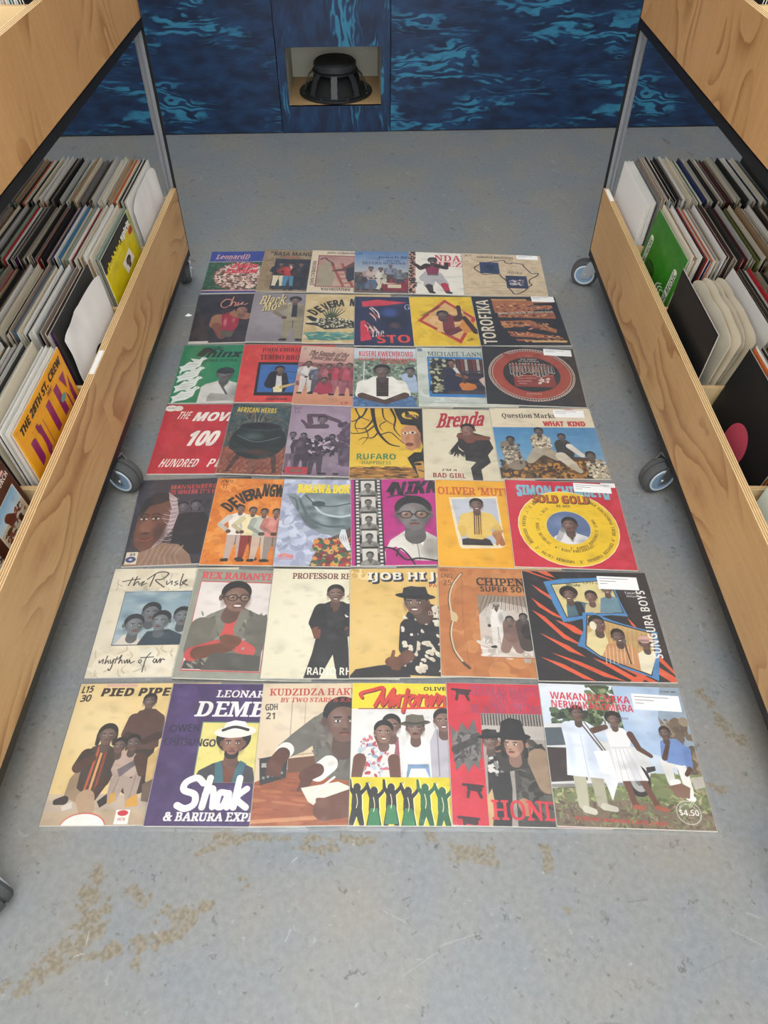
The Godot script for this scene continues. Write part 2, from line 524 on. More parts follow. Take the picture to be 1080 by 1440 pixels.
func ordinal(n: int) -> String:
	var e := "th"
	if n % 100 < 11 or n % 100 > 13:
		e = {1: "st", 2: "nd", 3: "rd"}.get(n % 10, "th")
	return "%d%s" % [n, e]

func tone_mat(k: int) -> StandardMaterial3D:
	if not M.has("tone%d" % k):
		M["tone%d" % k] = mat(TONES[k][1], 0.55)
	return M["tone%d" % k]

func pick_tone() -> int:
	var total := 0
	for o in ODDS:
		total += o
	var p := rng.randi_range(0, total - 1)
	for k in ODDS.size():
		p -= ODDS[k]
		if p < 0:
			return k
	return 0

# fills one tray compartment from depth d0 to d1; the first `own` records are things of their own
func fill_bin(face: float, s: float, comp: int, d0: float, d1: float, lean0: float, lean1: float, own: int, seed_: int, named := {}):
	rng.seed = seed_
	var zmid: float = [-2.398, -2.050, -1.690, -1.329, -0.970][comp]
	var d := d0
	var n := 0
	var before := 0.0
	var sway := 0.0
	var side := "left" if s < 0 else "right"
	while d < d1:
		var t: float = [0.0032, 0.0036, 0.0042, 0.0050][rng.randi_range(0, 3)]
		var k := pick_tone()
		if named.has(n):
			k = named[n]
		var f := (d - d0) / (d1 - d0)
		if n > 0:
			d += ((before + t) / 2 + 0.0007 + (0.004 if rng.randf() < 0.08 else 0.0)) / cos(lean0)
		before = t
		if n > 2 and rng.randf() < 0.09:
			var now := rng.randf_range(-0.03, 0.03)
			d += maxf(0.0, 0.32 * (sway - now)) + 0.001
			sway = now
		var lean := lerpf(lean0, lean1, f) + sway
		var z := zmid + rng.randf_range(-0.005, 0.005)
		var up := (rng.randf_range(0.004, 0.016) if rng.randf() < 0.4 else rng.randf_range(0.0, 0.005))
		var b := Basis(Vector3.BACK, -s * lean) * Basis(Vector3.RIGHT, rng.randf_range(-0.004, 0.004))
		var at := Vector3(face + s * d, 0.1537, z) + b.y * up
		if n < own:
			var o := MeshInstance3D.new()
			o.name = numbered("upright_record")
			o.mesh = rec_shape(t)
			o.transform = Transform3D(b, at)
			o.set_surface_override_material(0, tone_mat(k))
			o.set_surface_override_material(1, M.card if rng.randf() < 0.6 else tone_mat(k))
			add_child(o)
			tag(o, "%s record sleeve, %s behind the front one, %s %s bin" % [TONES[k][0], ordinal(n + 1), PLACE[comp], side], "record", "records standing in the racks")
		else:
			var m := rec_shape(t)
			for sf in 2:
				var ar := m.surface_get_arrays(sf)
				var col := Color(TONES[k][1]).srgb_to_linear()
				for q in ar[Mesh.ARRAY_INDEX].size() if ar[Mesh.ARRAY_INDEX] != null else ar[Mesh.ARRAY_VERTEX].size():
					var v: int = ar[Mesh.ARRAY_INDEX][q] if ar[Mesh.ARRAY_INDEX] != null else q
					rest_st.set_color(col)
					rest_st.set_normal(b * ar[Mesh.ARRAY_NORMAL][v])
					rest_st.add_vertex(at + b * ar[Mesh.ARRAY_VERTEX][v])
			rest_n += 1
		n += 1

# one record whose front faces the aisle and can be seen
func front_record(face: float, s: float, comp: int, d: float, lean: float, mesh: Mesh, m: Material, label: String, dz := 0.0, dy := 0.0, yaw := 0.0, called := "front_record") -> MeshInstance3D:
	var o := MeshInstance3D.new()
	o.name = numbered(called)
	o.mesh = mesh
	var zmid: float = [-2.398, -2.050, -1.690, -1.329, -0.970][comp]
	var b := Basis(Vector3.UP, yaw) * Basis(Vector3.BACK, -s * lean)
	o.transform = Transform3D(b, Vector3(face + s * d, 0.1537, zmid + dz) + b.y * dy)
	o.set_surface_override_material(0, m)
	if mesh.get_surface_count() > 1:
		o.set_surface_override_material(1, M.card)
	add_child(o)
	return tag(o, label, "record", "")

# ---------------------------------------------------------------- printed covers, drawn in a 0..1000 square
class Art extends RefCounted:
	const N := 1024
	const K := N / 1000.0
	var im: Image
	var kx := 1.0   # how much of the cover the next sleeve leaves uncovered
	var r := RandomNumberGenerator.new()
	static var glyphs := {}
	static var fonts := {}
	static var sprites := {}
	static var worn: Image

	static var shown := {}

	func _init(bg: String, seed_ := 1):
		kx = shown.get(seed_, 1.0)
		im = Image.create(N, N, false, Image.FORMAT_RGBA8)
		im.fill(Color(bg))
		r.seed = seed_

	func P(p: Array, col: String):
		fill(p, Color(col))

	func fill(p: Array, c: Color):
		var n := p.size() / 2
		var lo := 1e9
		var hi := -1e9
		var xs := PackedFloat32Array()
		var ys := PackedFloat32Array()
		for i in n:
			xs.append(p[2 * i] * kx * K)
			var y: float = p[2 * i + 1] * K
			ys.append(y)
			lo = minf(lo, y)
			hi = maxf(hi, y)
		for row in range(maxi(0, int(ceil(lo - 0.5))), mini(N - 1, int(floor(hi - 0.5))) + 1):
			var yc := row + 0.5
			var hits := []
			var j := n - 1
			for i in n:
				if (ys[i] <= yc) != (ys[j] <= yc):
					hits.append(xs[i] + (yc - ys[i]) / (ys[j] - ys[i]) * (xs[j] - xs[i]))
				j = i
			if hits.size() > 2:
				hits.sort()
			elif hits.size() == 2 and hits[0] > hits[1]:
				hits = [hits[1], hits[0]]
			for k in range(0, hits.size() - 1, 2):
				var a := int(round(hits[k]))
				var b := int(round(hits[k + 1]))
				if b > a:
					im.fill_rect(Rect2i(a, row, b - a, 1), c)

	func R(x: float, y: float, w: float, h: float, col: String):
		im.fill_rect(Rect2i(int(x * kx * K), int(y * K), int(ceil(w * kx * K)), int(ceil(h * K))), Color(col))

	func E(x: float, y: float, rx: float, ry: float, col: String, turn := 0.0):
		var p := []
		x *= kx
		if rx > 60:
			rx *= lerpf(kx, 1.0, 0.25)
		var n := 14 if maxf(rx, ry) < 20 else 30
		for i in n:
			var a := TAU * i / n
			var q := Vector2(cos(a) * rx, sin(a) * ry).rotated(deg_to_rad(turn))
			p.append(x + q.x)
			p.append(y + q.y)
		flat(p, Color(col))

	func flat(p: Array, c: Color):
		var old := kx
		kx = 1.0
		fill(p, c)
		kx = old

	# tapered stroke with round ends
	func C(x0: float, y0: float, r0: float, x1: float, y1: float, r1: float, col: String):
		var a := Vector2(x0 * kx, y0)
		var b := Vector2(x1 * kx, y1)
		var d := (b - a).normalized()
		var p := []
		for i in 9:
			var q := a + (-d).rotated(-PI / 2 + PI * i / 8.0) * r0
			p.append(q.x)
			p.append(q.y)
		for i in 9:
			var q := b + d.rotated(-PI / 2 + PI * i / 8.0) * r1
			p.append(q.x)
			p.append(q.y)
		flat(p, Color(col))

	func L(p: Array, w: float, col: String):
		for i in range(0, p.size() - 3, 2):
			C(p[i], p[i + 1], w / 2, p[i + 2], p[i + 3], w / 2, col)

	# smooth curve through the points
	func Q(p: Array, w: float, col: String, w2 := -1.0):
		var n := p.size() / 2
		var last := Vector2.ZERO
		var total := (n - 1) * 7
		for k in total + 1:
			var f := float(k) / 7.0
			var i := mini(int(f), n - 2)
			var t := f - i
			var a := Vector2(p[2 * maxi(i - 1, 0)], p[2 * maxi(i - 1, 0) + 1])
			var b := Vector2(p[2 * i], p[2 * i + 1])
			var c := Vector2(p[2 * i + 2], p[2 * i + 3])
			var d := Vector2(p[2 * mini(i + 2, n - 1)], p[2 * mini(i + 2, n - 1) + 1])
			var q := b.cubic_interpolate(c, a, d, t)
			if k > 0:
				var ww := w if w2 < 0 else lerpf(w, w2, float(k) / total)
				C(last.x, last.y, ww / 2, q.x, q.y, ww / 2, col)
			last = q

	# soft-edged blot of ink
	func S(x: float, y: float, rx: float, ry: float, col: String, alpha := 0.5):
		var key := "%s_%.2f" % [col, alpha]
		if not sprites.has(key):
			var sp := Image.create(32, 32, false, Image.FORMAT_RGBA8)
			var c := Color(col)
			for j in 32:
				for i in 32:
					var d := Vector2(i - 15.5, j - 15.5).length() / 16.0
					sp.set_pixel(i, j, Color(c.r, c.g, c.b, alpha * (1.0 - smoothstep(0.2, 1.0, d))))
			sprites[key] = sp
		var s: Image = sprites[key].duplicate()
		x *= kx
		rx *= lerpf(kx, 1.0, 0.4)
		var w := maxi(2, int(2 * rx * K))
		var h := maxi(2, int(2 * ry * K))
		s.resize(w, h, Image.INTERPOLATE_BILINEAR)
		im.blend_rect(s, Rect2i(0, 0, w, h), Vector2i(int((x - rx) * K), int((y - ry) * K)))

	func G(x: float, y: float, w: float, h: float, c0: String, c1: String):
		var n := 40
		for i in n:
			im.fill_rect(Rect2i(int(x * kx * K), int((y + h * i / n) * K), int(ceil(w * kx * K)), int(ceil(h / n * K)) + 1), Color(c0).lerp(Color(c1), (i + 0.5) / n))

	# scatter of small marks
	func B(x: float, y: float, w: float, h: float, cols: Array, n: int, s0: float, s1: float, flat := 1.0, turn := 360.0):
		for i in n:
			var s := r.randf_range(s0, s1)
			E(x + r.randf() * w, y + r.randf() * h, s, s * flat * r.randf_range(0.6, 1.0), cols[r.randi() % cols.size()], r.randf() * turn)

	func tri(text: String, font: String) -> Array:
		var key := font + text
		if not glyphs.has(key):
			if not fonts.has(font):
				var f := SystemFont.new()
				f.font_names = PackedStringArray(["Droid Serif" if font[0] == "s" else "Droid Sans Mono" if font[0] == "m" else "Droid Sans"])
				f.font_weight = 700 if font.ends_with("b") else 400
				fonts[font] = f
			var tm := TextMesh.new()
			tm.font = fonts[font]
			tm.text = text
			tm.depth = 0.0
			tm.font_size = 48
			tm.pixel_size = 1.0
			tm.curve_step = 3.0
			var a := tm.get_mesh_arrays()
			var v: PackedVector3Array = a[Mesh.ARRAY_VERTEX]
			var id: PackedInt32Array = a[Mesh.ARRAY_INDEX]
			var lo := Vector2(1e9, 1e9)
			var hi := Vector2(-1e9, -1e9)
			var p := PackedVector2Array()
			for k in id:
				var q := Vector2(v[k].x, -v[k].y)
				lo = lo.min(q)
				hi = hi.max(q)
				p.append(q)
			glyphs[key] = [p, lo, hi - lo]
		return glyphs[key]

	# text fitted to a box w by h whose top left is (x, y); skew leans it, turn swings it about that corner
	func T(text: String, x: float, y: float, w: float, h: float, col: String, font := "nb", turn := 0.0, skew := 0.0, thick := 0.0):
		var g := tri(text, font)
		var p: PackedVector2Array = g[0]
		var lo: Vector2 = g[1]
		var sz: Vector2 = g[2]
		var c := Color(col)
		var a := deg_to_rad(turn)
		x *= kx
		if absf(turn) < 60 or absf(turn) > 120:
			w *= kx
		for i in range(0, p.size(), 3):
			var q := []
			for k in 3:
				var u := (p[i + k] - lo) / sz * Vector2(w, h)
				u.x += (h - u.y) * skew
				u = u.rotated(a) + Vector2(x, y)
				q.append(u.x)
				q.append(u.y)
			flat(q, c)
			if thick > 0:
				for o in [[thick, 0.0], [0.0, thick], [thick, thick]]:
					flat([q[0] + o[0], q[1] + o[1], q[2] + o[0], q[3] + o[1], q[4] + o[0], q[5] + o[1]], c)

	# letters set round a circle from angle a0 to a1 (degrees, 0 = right, 90 = down); flip puts their feet inward
	func ring(text: String, x: float, y: float, rad: float, h: float, a0: float, a1: float, col: String, font := "nb", inward := false):
		var n := text.length()
		var old := kx
		x *= kx
		kx = 1.0
		for i in n:
			if text[i] == " ":
				continue
			var a := lerpf(a0, a1, (i + 0.5) / n)
			var step := absf(a1 - a0) / n * PI / 180.0 * rad
			var w := step * (0.4 if text[i] in "I1.'" else 0.8)
			var rr := rad
			var turn := a + 90.0
			if inward:
				turn = a - 90.0
			var d := Vector2(-w / 2, -h / 2).rotated(deg_to_rad(turn)) + Vector2(rr, 0).rotated(deg_to_rad(a))
			T(text[i], x + d.x, y + d.y, w, h * (0.2 if text[i] in ".'" else 1.0), col, font, turn)
		kx = old

	func tint(col: String, k: float) -> String:
		var c := Color(col)
		c = c.lightened(k) if k > 0 else c.darkened(-k)
		return c.to_html(false)

	# a head: centre, height, options
	func H(x: float, y: float, s: float, o := {}):
		var old := kx
		kx = 1.0
		h_(x * old, y, s, o)
		kx = old

	func h_(x: float, y: float, s: float, o := {}):
		var skin: String = tint(o.get("skin", "6b4430"), 0.16)
		var hair: String = o.get("hair", "1b1513")
		var style: String = o.get("style", "short")
		var t: float = o.get("t", 0.0) * s * 0.12
		var dk := tint(skin, -0.38)
		C(x, y + 0.25 * s, 0.19 * s, x + o.get("nx", 0.0) * s, y + 0.66 * s, 0.23 * s, tint(skin, -0.22))
		if style == "afro":
			E(x, y - 0.14 * s, 0.56 * s, 0.5 * s, hair)
		elif style == "long":
			E(x, y - 0.08 * s, 0.46 * s, 0.48 * s, hair)
			C(x - 0.36 * s, y, 0.12 * s, x - 0.38 * s, y + 0.45 * s, 0.09 * s, hair)
			C(x + 0.36 * s, y, 0.12 * s, x + 0.38 * s, y + 0.45 * s, 0.09 * s, hair)
		else:
			E(x - t * 0.5, y - 0.13 * s, 0.41 * s, 0.40 * s, hair)
		for q in [-1.0, 1.0]:
			E(x - t + q * 0.36 * s, y + 0.05 * s, 0.06 * s, 0.11 * s, tint(skin, -0.15))
		E(x, y + 0.06 * s, 0.345 * s, 0.36 * s, skin)
		E(x + t * 0.5, y + 0.24 * s, 0.255 * s, 0.27 * s, skin)
		if s < 34:
			if style == "hat":
				E(x, y - 0.2 * s, 0.62 * s, 0.1 * s, o.get("hat", "222020"))
				P([x - 0.4 * s, y - 0.22 * s, x - 0.34 * s, y - 0.58 * s, x + 0.34 * s, y - 0.58 * s, x + 0.4 * s, y - 0.22 * s], o.get("hat", "222020"))
			return
		S(x - 0.1 * s, y - 0.02 * s, 0.24 * s, 0.3 * s, tint(skin, 0.28), 0.5)
		S(x + 0.26 * s, y + 0.12 * s, 0.2 * s, 0.42 * s, dk, 0.55)
		S(x - 0.33 * s, y + 0.15 * s, 0.12 * s, 0.36 * s, dk, 0.35)
		var ex := 0.15 * s
		var ey := y + 0.04 * s
		if o.get("beard", false):
			E(x + t, y + 0.40 * s, 0.23 * s, 0.17 * s, hair)
			E(x + t, y + 0.29 * s, 0.17 * s, 0.14 * s, skin)
		for q in [-1.0, 1.0]:
			var qx: float = x + t + q * ex
			S(qx, ey, 0.11 * s, 0.09 * s, dk, 0.6)
			C(qx - 0.075 * s, ey - 0.085 * s, 0.016 * s, qx + 0.075 * s, ey - 0.09 * s, 0.016 * s, hair)
			E(qx, ey, 0.062 * s, 0.026 * s, "e6dcd0")
			E(qx + t * 0.2, ey, 0.027 * s, 0.027 * s, "17100d")
		C(x + t * 1.3 - 0.01 * s, y + 0.06 * s, 0.022 * s, x + t * 1.3, y + 0.19 * s, 0.05 * s, tint(skin, 0.08))
		S(x + t * 1.3, y + 0.225 * s, 0.1 * s, 0.045 * s, dk, 0.8)
		if o.get("smile", false):
			E(x + t, y + 0.32 * s, 0.135 * s, 0.055 * s, tint("7a3a34", -0.2))
			E(x + t, y + 0.312 * s, 0.105 * s, 0.032 * s, "efe8dc")
		else:
			E(x + t, y + 0.315 * s, 0.115 * s, 0.036 * s, "5b2b27")
			E(x + t, y + 0.335 * s, 0.095 * s, 0.024 * s, "8d5348")
		if o.get("tash", false):
			C(x + t - 0.11 * s, y + 0.275 * s, 0.018 * s, x + t + 0.11 * s, y + 0.275 * s, 0.018 * s, hair)
		if o.get("glasses", false):
			for q in [-1.0, 1.0]:
				var qx: float = x + t + q * 0.165 * s
				E(qx, ey + 0.01 * s, 0.145 * s, 0.115 * s, "241c18")
				E(qx, ey + 0.012 * s, 0.118 * s, 0.09 * s, "8a6a58")
				E(qx, ey, 0.04 * s, 0.022 * s, "1a1210")
				S(qx - 0.04 * s, ey - 0.03 * s, 0.05 * s, 0.04 * s, "ffffff", 0.5)
			L([x + t - 0.3 * s, ey - 0.03 * s, x - 0.36 * s - t, ey], 0.03 * s, "241c18")
			L([x + t + 0.3 * s, ey - 0.03 * s, x + 0.36 * s - t, ey], 0.03 * s, "241c18")
			L([x + t - 0.05 * s, ey, x + t + 0.05 * s, ey], 0.03 * s, "241c18")
		if style == "hat":
			var hc: String = o.get("hat", "222020")
			E(x, y - 0.22 * s, 0.66 * s, 0.13 * s, tint(hc, -0.2), o.get("ht", -4.0))
			P([x - 0.44 * s, y - 0.2 * s, x - 0.38 * s, y - 0.56 * s, x - 0.12 * s, y - 0.64 * s, x + 0.12 * s, y - 0.6 * s, x + 0.36 * s, y - 0.6 * s, x + 0.44 * s, y - 0.22 * s, x, y - 0.15 * s], hc)
			Q([x - 0.43 * s, y - 0.25 * s, x, y - 0.2 * s, x + 0.43 * s, y - 0.27 * s], 0.08 * s, tint(hc, -0.5))
		if style == "cap":
			var hc: String = o.get("hat", "c9a08a")
			E(x, y - 0.24 * s, 0.42 * s, 0.27 * s, hc)
			E(x + t, y - 0.14 * s, 0.46 * s, 0.09 * s, tint(hc, -0.25))

	# a standing figure from the crown (y) to the soles (y + h)
	func F(x: float, y: float, h: float, o := {}):
		var old := kx
		kx = 1.0
		f_(x * old, y, h, o)
		kx = old

	func f_(x: float, y: float, h: float, o := {}):
		var s := h / 7.2
		var sk: String = o.get("skin", "5b3a2a")
		var sh: String = o.get("sh", "cfc6b8")
		var pa: String = o.get("pa", "3a3a40")
		var pose: String = o.get("pose", "dd")
		var spread: float = o.get("spread", 0.5)
		var bend: float = o.get("bend", 0.0)
		var hip := y + 3.75 * s
		for q in [-1.0, 1.0]:
			var kx: float = x + q * spread * s + bend * s
			C(x + q * 0.42 * s, hip, 0.5 * s, kx, y + 5.4 * s, 0.38 * s, pa)
			C(kx, y + 5.4 * s, 0.37 * s, x + q * (spread + 0.08) * s, y + 6.9 * s, 0.27 * s, pa)
			C(x + q * (spread + 0.05) * s, y + 7.05 * s, 0.2 * s, x + q * (spread + 0.45) * s, y + 7.08 * s, 0.16 * s, o.get("shoe", "26201e"))
		L([x, hip + 0.3 * s, x, y + 5.2 * s], 0.09 * s, tint(pa, -0.4))
		P([x - 1.12 * s, y + 1.75 * s, x - 0.9 * s, y + 1.38 * s, x - 0.3 * s, y + 1.15 * s, x + 0.3 * s, y + 1.15 * s, x + 0.9 * s, y + 1.38 * s, x + 1.12 * s, y + 1.75 * s, x + 0.86 * s, y + 3.0 * s, x + 0.88 * s, y + 4.0 * s, x - 0.88 * s, y + 4.0 * s, x - 0.86 * s, y + 3.0 * s], sh)
		S(x + 0.55 * s, y + 2.6 * s, 0.6 * s, 1.5 * s, tint(sh, -0.5), 0.5)
		S(x - 0.3 * s, y + 2.1 * s, 0.6 * s, 0.8 * s, tint(sh, 0.35), 0.35)
		P([x - 0.26 * s, y + 1.14 * s, x + 0.26 * s, y + 1.14 * s, x, y + 1.75 * s], o.get("in", tint(sk, -0.1)))
		for k in 2:
			var q := -1.0 if k == 0 else 1.0
			var e := Vector2(1.28, 2.75)
			var w := Vector2(1.12, 3.85)
			match pose[k]:
				"h":
					e = Vector2(1.75, 2.7)
					w = Vector2(0.85, 3.55)
				"c":
					e = Vector2(1.3, 2.75)
					w = Vector2(-0.3, 2.75)
				"u":
					e = Vector2(1.75, 1.0)
					w = Vector2(1.5, -0.35)
				"f":
					e = Vector2(1.25, 2.75)
					w = Vector2(0.1, 3.6)
				"o":
					e = Vector2(1.9, 2.0)
					w = Vector2(2.9, 1.7)
			C(x + q * 0.98 * s, y + 1.72 * s, 0.34 * s, x + q * e.x * s, y + e.y * s, 0.27 * s, tint(sh, -0.12))
			C(x + q * e.x * s, y + e.y * s, 0.25 * s, x + q * w.x * s, y + w.y * s, 0.18 * s, sk if o.get("short", false) else tint(sh, -0.2))
			E(x + q * w.x * s, y + w.y * s, 0.24 * s, 0.24 * s, sk)
		H(x + o.get("hx", 0.0) * s, y + 0.55 * s, 1.05 * s, o)

	# head and shoulders; s is the height of the head
	func U(x: float, y: float, s: float, o := {}):
		var old := kx
		kx = 1.0
		u_(x * old, y, s, o)
		kx = old

	func u_(x: float, y: float, s: float, o := {}):
		var sh: String = o.get("sh", "888078")
		P([x - 1.05 * s, y + 2.3 * s, x - 1.0 * s, y + 1.0 * s, x - 0.8 * s, y + 0.78 * s, x - 0.25 * s, y + 0.55 * s, x + 0.25 * s, y + 0.55 * s, x + 0.8 * s, y + 0.78 * s, x + 1.0 * s, y + 1.0 * s, x + 1.05 * s, y + 2.3 * s], sh)
		S(x + 0.6 * s, y + 1.5 * s, 0.5 * s, 0.9 * s, tint(sh, -0.5), 0.5)
		S(x - 0.4 * s, y + 1.1 * s, 0.5 * s, 0.5 * s, tint(sh, 0.4), 0.35)
		P([x - 0.27 * s, y + 0.5 * s, x + 0.27 * s, y + 0.5 * s, x + 0.02 * s, y + 1.15 * s], o.get("in", tint(o.get("skin", "6b4430"), -0.15)))
		L([x - 0.28 * s, y + 0.52 * s, x + 0.02 * s, y + 1.15 * s, x + 0.28 * s, y + 0.52 * s], 0.06 * s, tint(sh, -0.25))
		H(x, y, s, o)

	# press the whole drawing into the top part of the cover, the part that shows above the board
	func to_top(part: float, below: String):
		var s: Image = im.duplicate()
		s.resize(N, int(N * part), Image.INTERPOLATE_BILINEAR)
		im.fill(Color(below))
		im.blit_rect(s, Rect2i(0, 0, N, int(N * part)), Vector2i.ZERO)

	# scuffs of handling, then shrink to print size
	func done(size := 512) -> Image:
		if worn == null:
			worn = Image.create(N, N, false, Image.FORMAT_RGBA8)
			worn.fill(Color(0, 0, 0, 0))
			var q := RandomNumberGenerator.new()
			q.seed = 4
			for i in 2600:
				var l := q.randf() < 0.5
				worn.fill_rect(Rect2i(q.randi_range(0, N), q.randi_range(0, N), q.randi_range(1, 5), q.randi_range(1, 3)), Color(1, 1, 1, q.randf_range(0.02, 0.14)) if l else Color(0, 0, 0, q.randf_range(0.02, 0.16)))
			for i in 240:
				var sp := Image.create(16, 16, false, Image.FORMAT_RGBA8)
				var g := 1.0 if q.randf() < 0.5 else 0.0
				for yy in 16:
					for xx in 16:
						sp.set_pixel(xx, yy, Color(g, g, g, 0.05 * (1.0 - smoothstep(0.1, 1.0, Vector2(xx - 7.5, yy - 7.5).length() / 8.0))))
				var sz := q.randi_range(40, 220)
				sp.resize(sz, int(sz * q.randf_range(0.3, 1.0)), Image.INTERPOLATE_BILINEAR)
				worn.blend_rect(sp, Rect2i(0, 0, sp.get_width(), sp.get_height()), Vector2i(q.randi_range(-40, N), q.randi_range(-40, N)))
			for i in N:
				for e in 3:
					for at in [Vector2i(i, e), Vector2i(i, N - 1 - e), Vector2i(e, i), Vector2i(N - 1 - e, i)]:
						if q.randf() < 0.5:
							worn.set_pixelv(at, Color(0.9, 0.88, 0.84, 0.35))
		im.blend_rect(worn, Rect2i(0, 0, N, N), Vector2i.ZERO)
		im.convert(Image.FORMAT_RGB8)
		im.resize(size, size, Image.INTERPOLATE_TRILINEAR if false else Image.INTERPOLATE_BILINEAR)
		return im

# ---- row 1, farthest
func c11() -> Image:
	var a := Art.new("27532f", 11)
	a.B(0, 250, 1000, 680, ["1c3f26", "39683f", "2a4a33", "4a7a50"], 420, 10, 30, 0.5)
	a.R(0, 0, 1000, 262, "2b3f94")
	a.R(0, 255, 1000, 10, "d9b9a6")
	a.E(620, 610, 440, 330, "6b4536")
	for i in 330:
		var t := a.r.randf() * TAU
		var q := sqrt(a.r.randf())
		a.E(620 + cos(t) * q * 440, 610 + sin(t) * q * 325, 26, 12, ["e9cdb6", "d9ad97", "f1dccb", "b98473"][i % 4], a.r.randf() * 180)
	a.T("LeonardD", 100, 70, 620, 120, "f3b9a0", "sb", 0, 0.15)
	a.T("DEMBO AND THE BARURA", 300, 205, 420, 26, "d98a86", "nb")
	a.T("Zvinhu", 430, 290, 460, 120, "e02b45", "sb", 0, 0.15, 6)
	a.T("Zviedza", 340, 425, 560, 110, "e02b45", "sb", 0, 0.15, 6)
	a.R(0, 930, 1000, 30, "d9a59a")
	a.R(0, 960, 1000, 40, "34418c")
	return a.done()

func c12() -> Image:
	var a := Art.new("9a7f5c", 12)
	a.B(0, 0, 1000, 1000, ["a58a66", "8f7554", "9e8560"], 160, 20, 70)
	a.T("\"BASA MANGU\"", 130, 50, 1010, 95, "231d1a")
	a.T("SUNGURA", 420, 160, 320, 40, "b5392f")
	a.R(255, 225, 720, 730, "2a2b33")
	a.B(260, 600, 700, 350, ["33343c", "3a3138", "26272e"], 80, 10, 40)
	a.F(390, 300, 600, {"sh": "23242c", "pa": "e3d3b0", "hat": "1d2a44", "style": "hat", "pose": "fd"})
	a.F(590, 310, 590, {"sh": "c0302c", "pa": "4f88a5", "style": "hat", "hat": "23202a", "pose": "hh"})
	a.L([590, 400, 640, 520], 26, "d8c7b4")
	a.F(800, 310, 590, {"sh": "2a2528", "pa": "1f1e24"})
	return a.done()

func c13() -> Image:
	var a := Art.new("e3cfb1", 13)
	a.R(150, 120, 850, 770, "9d5a55")
	a.G(175, 145, 830, 720, "b9887c", "c9a98f")
	a.P([175, 400, 420, 250, 560, 640, 520, 865, 175, 865], "a99a80")
	a.L([470, 330, 760, 860], 34, "a84a44")
	a.L([700, 330, 960, 860], 34, "a84a44")
	for i in 4:
		a.L([560 + i * 55, 480 + i * 105, 800 + i * 50, 470 + i * 100], 26, "b05a4c")
	a.C(1000, 330, 60, 740, 470, 34, "6b3f31")
	a.C(740, 470, 34, 520, 500, 20, "6b3f31")
	a.P([800, 450, 1000, 380, 1000, 700, 860, 760, 800, 640], "2b2b36")
	a.Q([210, 230, 300, 190, 380, 250, 470, 300, 520, 380], 22, "5a3c33")
	a.T("JOHN CHIBADURA", 40, 860, 590, 62, "3b322d", "nb", -90)
	a.T("JOHN CHIBADURA", 330, 30, 640, 62, "4a3e37", "nb")
	a.T("ARUVONUVA", 930, 965, 640, 62, "3b322d", "nb", 180)
	return a.done()

func c14() -> Image:
	var a := Art.new("6f8fb5", 14)
	a.G(0, 0, 1000, 520, "5f82ae", "b9b8b6")
	a.R(0, 520, 1000, 480, "6d5a50")
	a.B(0, 520, 1000, 220, ["3c3a36", "54493f", "2e2e2e"], 160, 10, 40, 0.5)
	a.T("LIE", 20, 40, 130, 50, "283a6a", "nb")
	a.T("Jonah Moyo", 420, 110, 780, 80, "25335f", "sb", 0, 0.15)
	a.T("AND THE", 580, 205, 260, 50, "25335f", "sb")
	a.T("DEVERA NGWENA", 140, 265, 800, 56, "25335f", "sb")
	a.P([480, 680, 980, 640, 1000, 660, 1000, 950, 520, 950], "a52a36")
	a.R(600, 770, 260, 80, "d8c9a8")
	a.R(480, 900, 520, 60, "2a2322")
	a.F(300, 380, 560, {"sh": "c3a49a", "pa": "5b6d86", "pose": "ff"})
	a.F(480, 400, 540, {"sh": "dcd2c0", "pa": "d9cdb0", "bend": 0.4, "pose": "hf"})
	a.F(660, 330, 420, {"sh": "8a8f9c", "pa": "50443f"})
	a.F(830, 450, 400, {"sh": "7a7f86", "pa": "45404a"})
	a.F(120, 560, 380, {"sh": "4d4340", "pa": "394a5e"})
	a.P([480, 800, 980, 760, 980, 950, 520, 950], "8f2230")
	a.R(600, 800, 240, 80, "d8c9a8")
	return a.done()

func c15() -> Image:
	var a := Art.new("efe6d6", 15)
	a.R(0, 0, 125, 1000, "d9a58c")
	a.B(0, 0, 120, 1000, ["241a18", "2d2220"], 110, 14, 30, 0.6)
	a.T("NDAKA", 480, 60, 800, 150, "d22f44", "sb")
	a.T("PHEZA", 400, 230, 760, 110, "d22f44", "sb")
	var sk := "3c2620"
	a.C(380, 520, 70, 300, 640, 78, "b9b3b0")
	a.C(400, 560, 80, 360, 800, 62, "b9b3b0")
	a.C(500, 560, 80, 640, 770, 60, "b9b3b0")
	a.C(365, 820, 46, 400, 940, 30, sk)
	a.C(640, 780, 46, 690, 930, 34, "b4263a")
	a.C(400, 955, 26, 450, 965, 22, "222")
	a.C(690, 950, 26, 750, 960, 22, "222")
	a.P([310, 300, 540, 300, 560, 400, 530, 560, 350, 560, 300, 400], "8f2348")
	a.R(340, 530, 200, 40, "6b6560")
	a.C(330, 330, 50, 220, 410, 36, sk)
	a.C(220, 410, 34, 130, 320, 26, sk)
	a.C(520, 330, 50, 680, 380, 36, sk)
	a.C(680, 380, 34, 700, 260, 26, sk)
	a.H(440, 200, 150, {"skin": sk, "smile": true})
	return a.done()

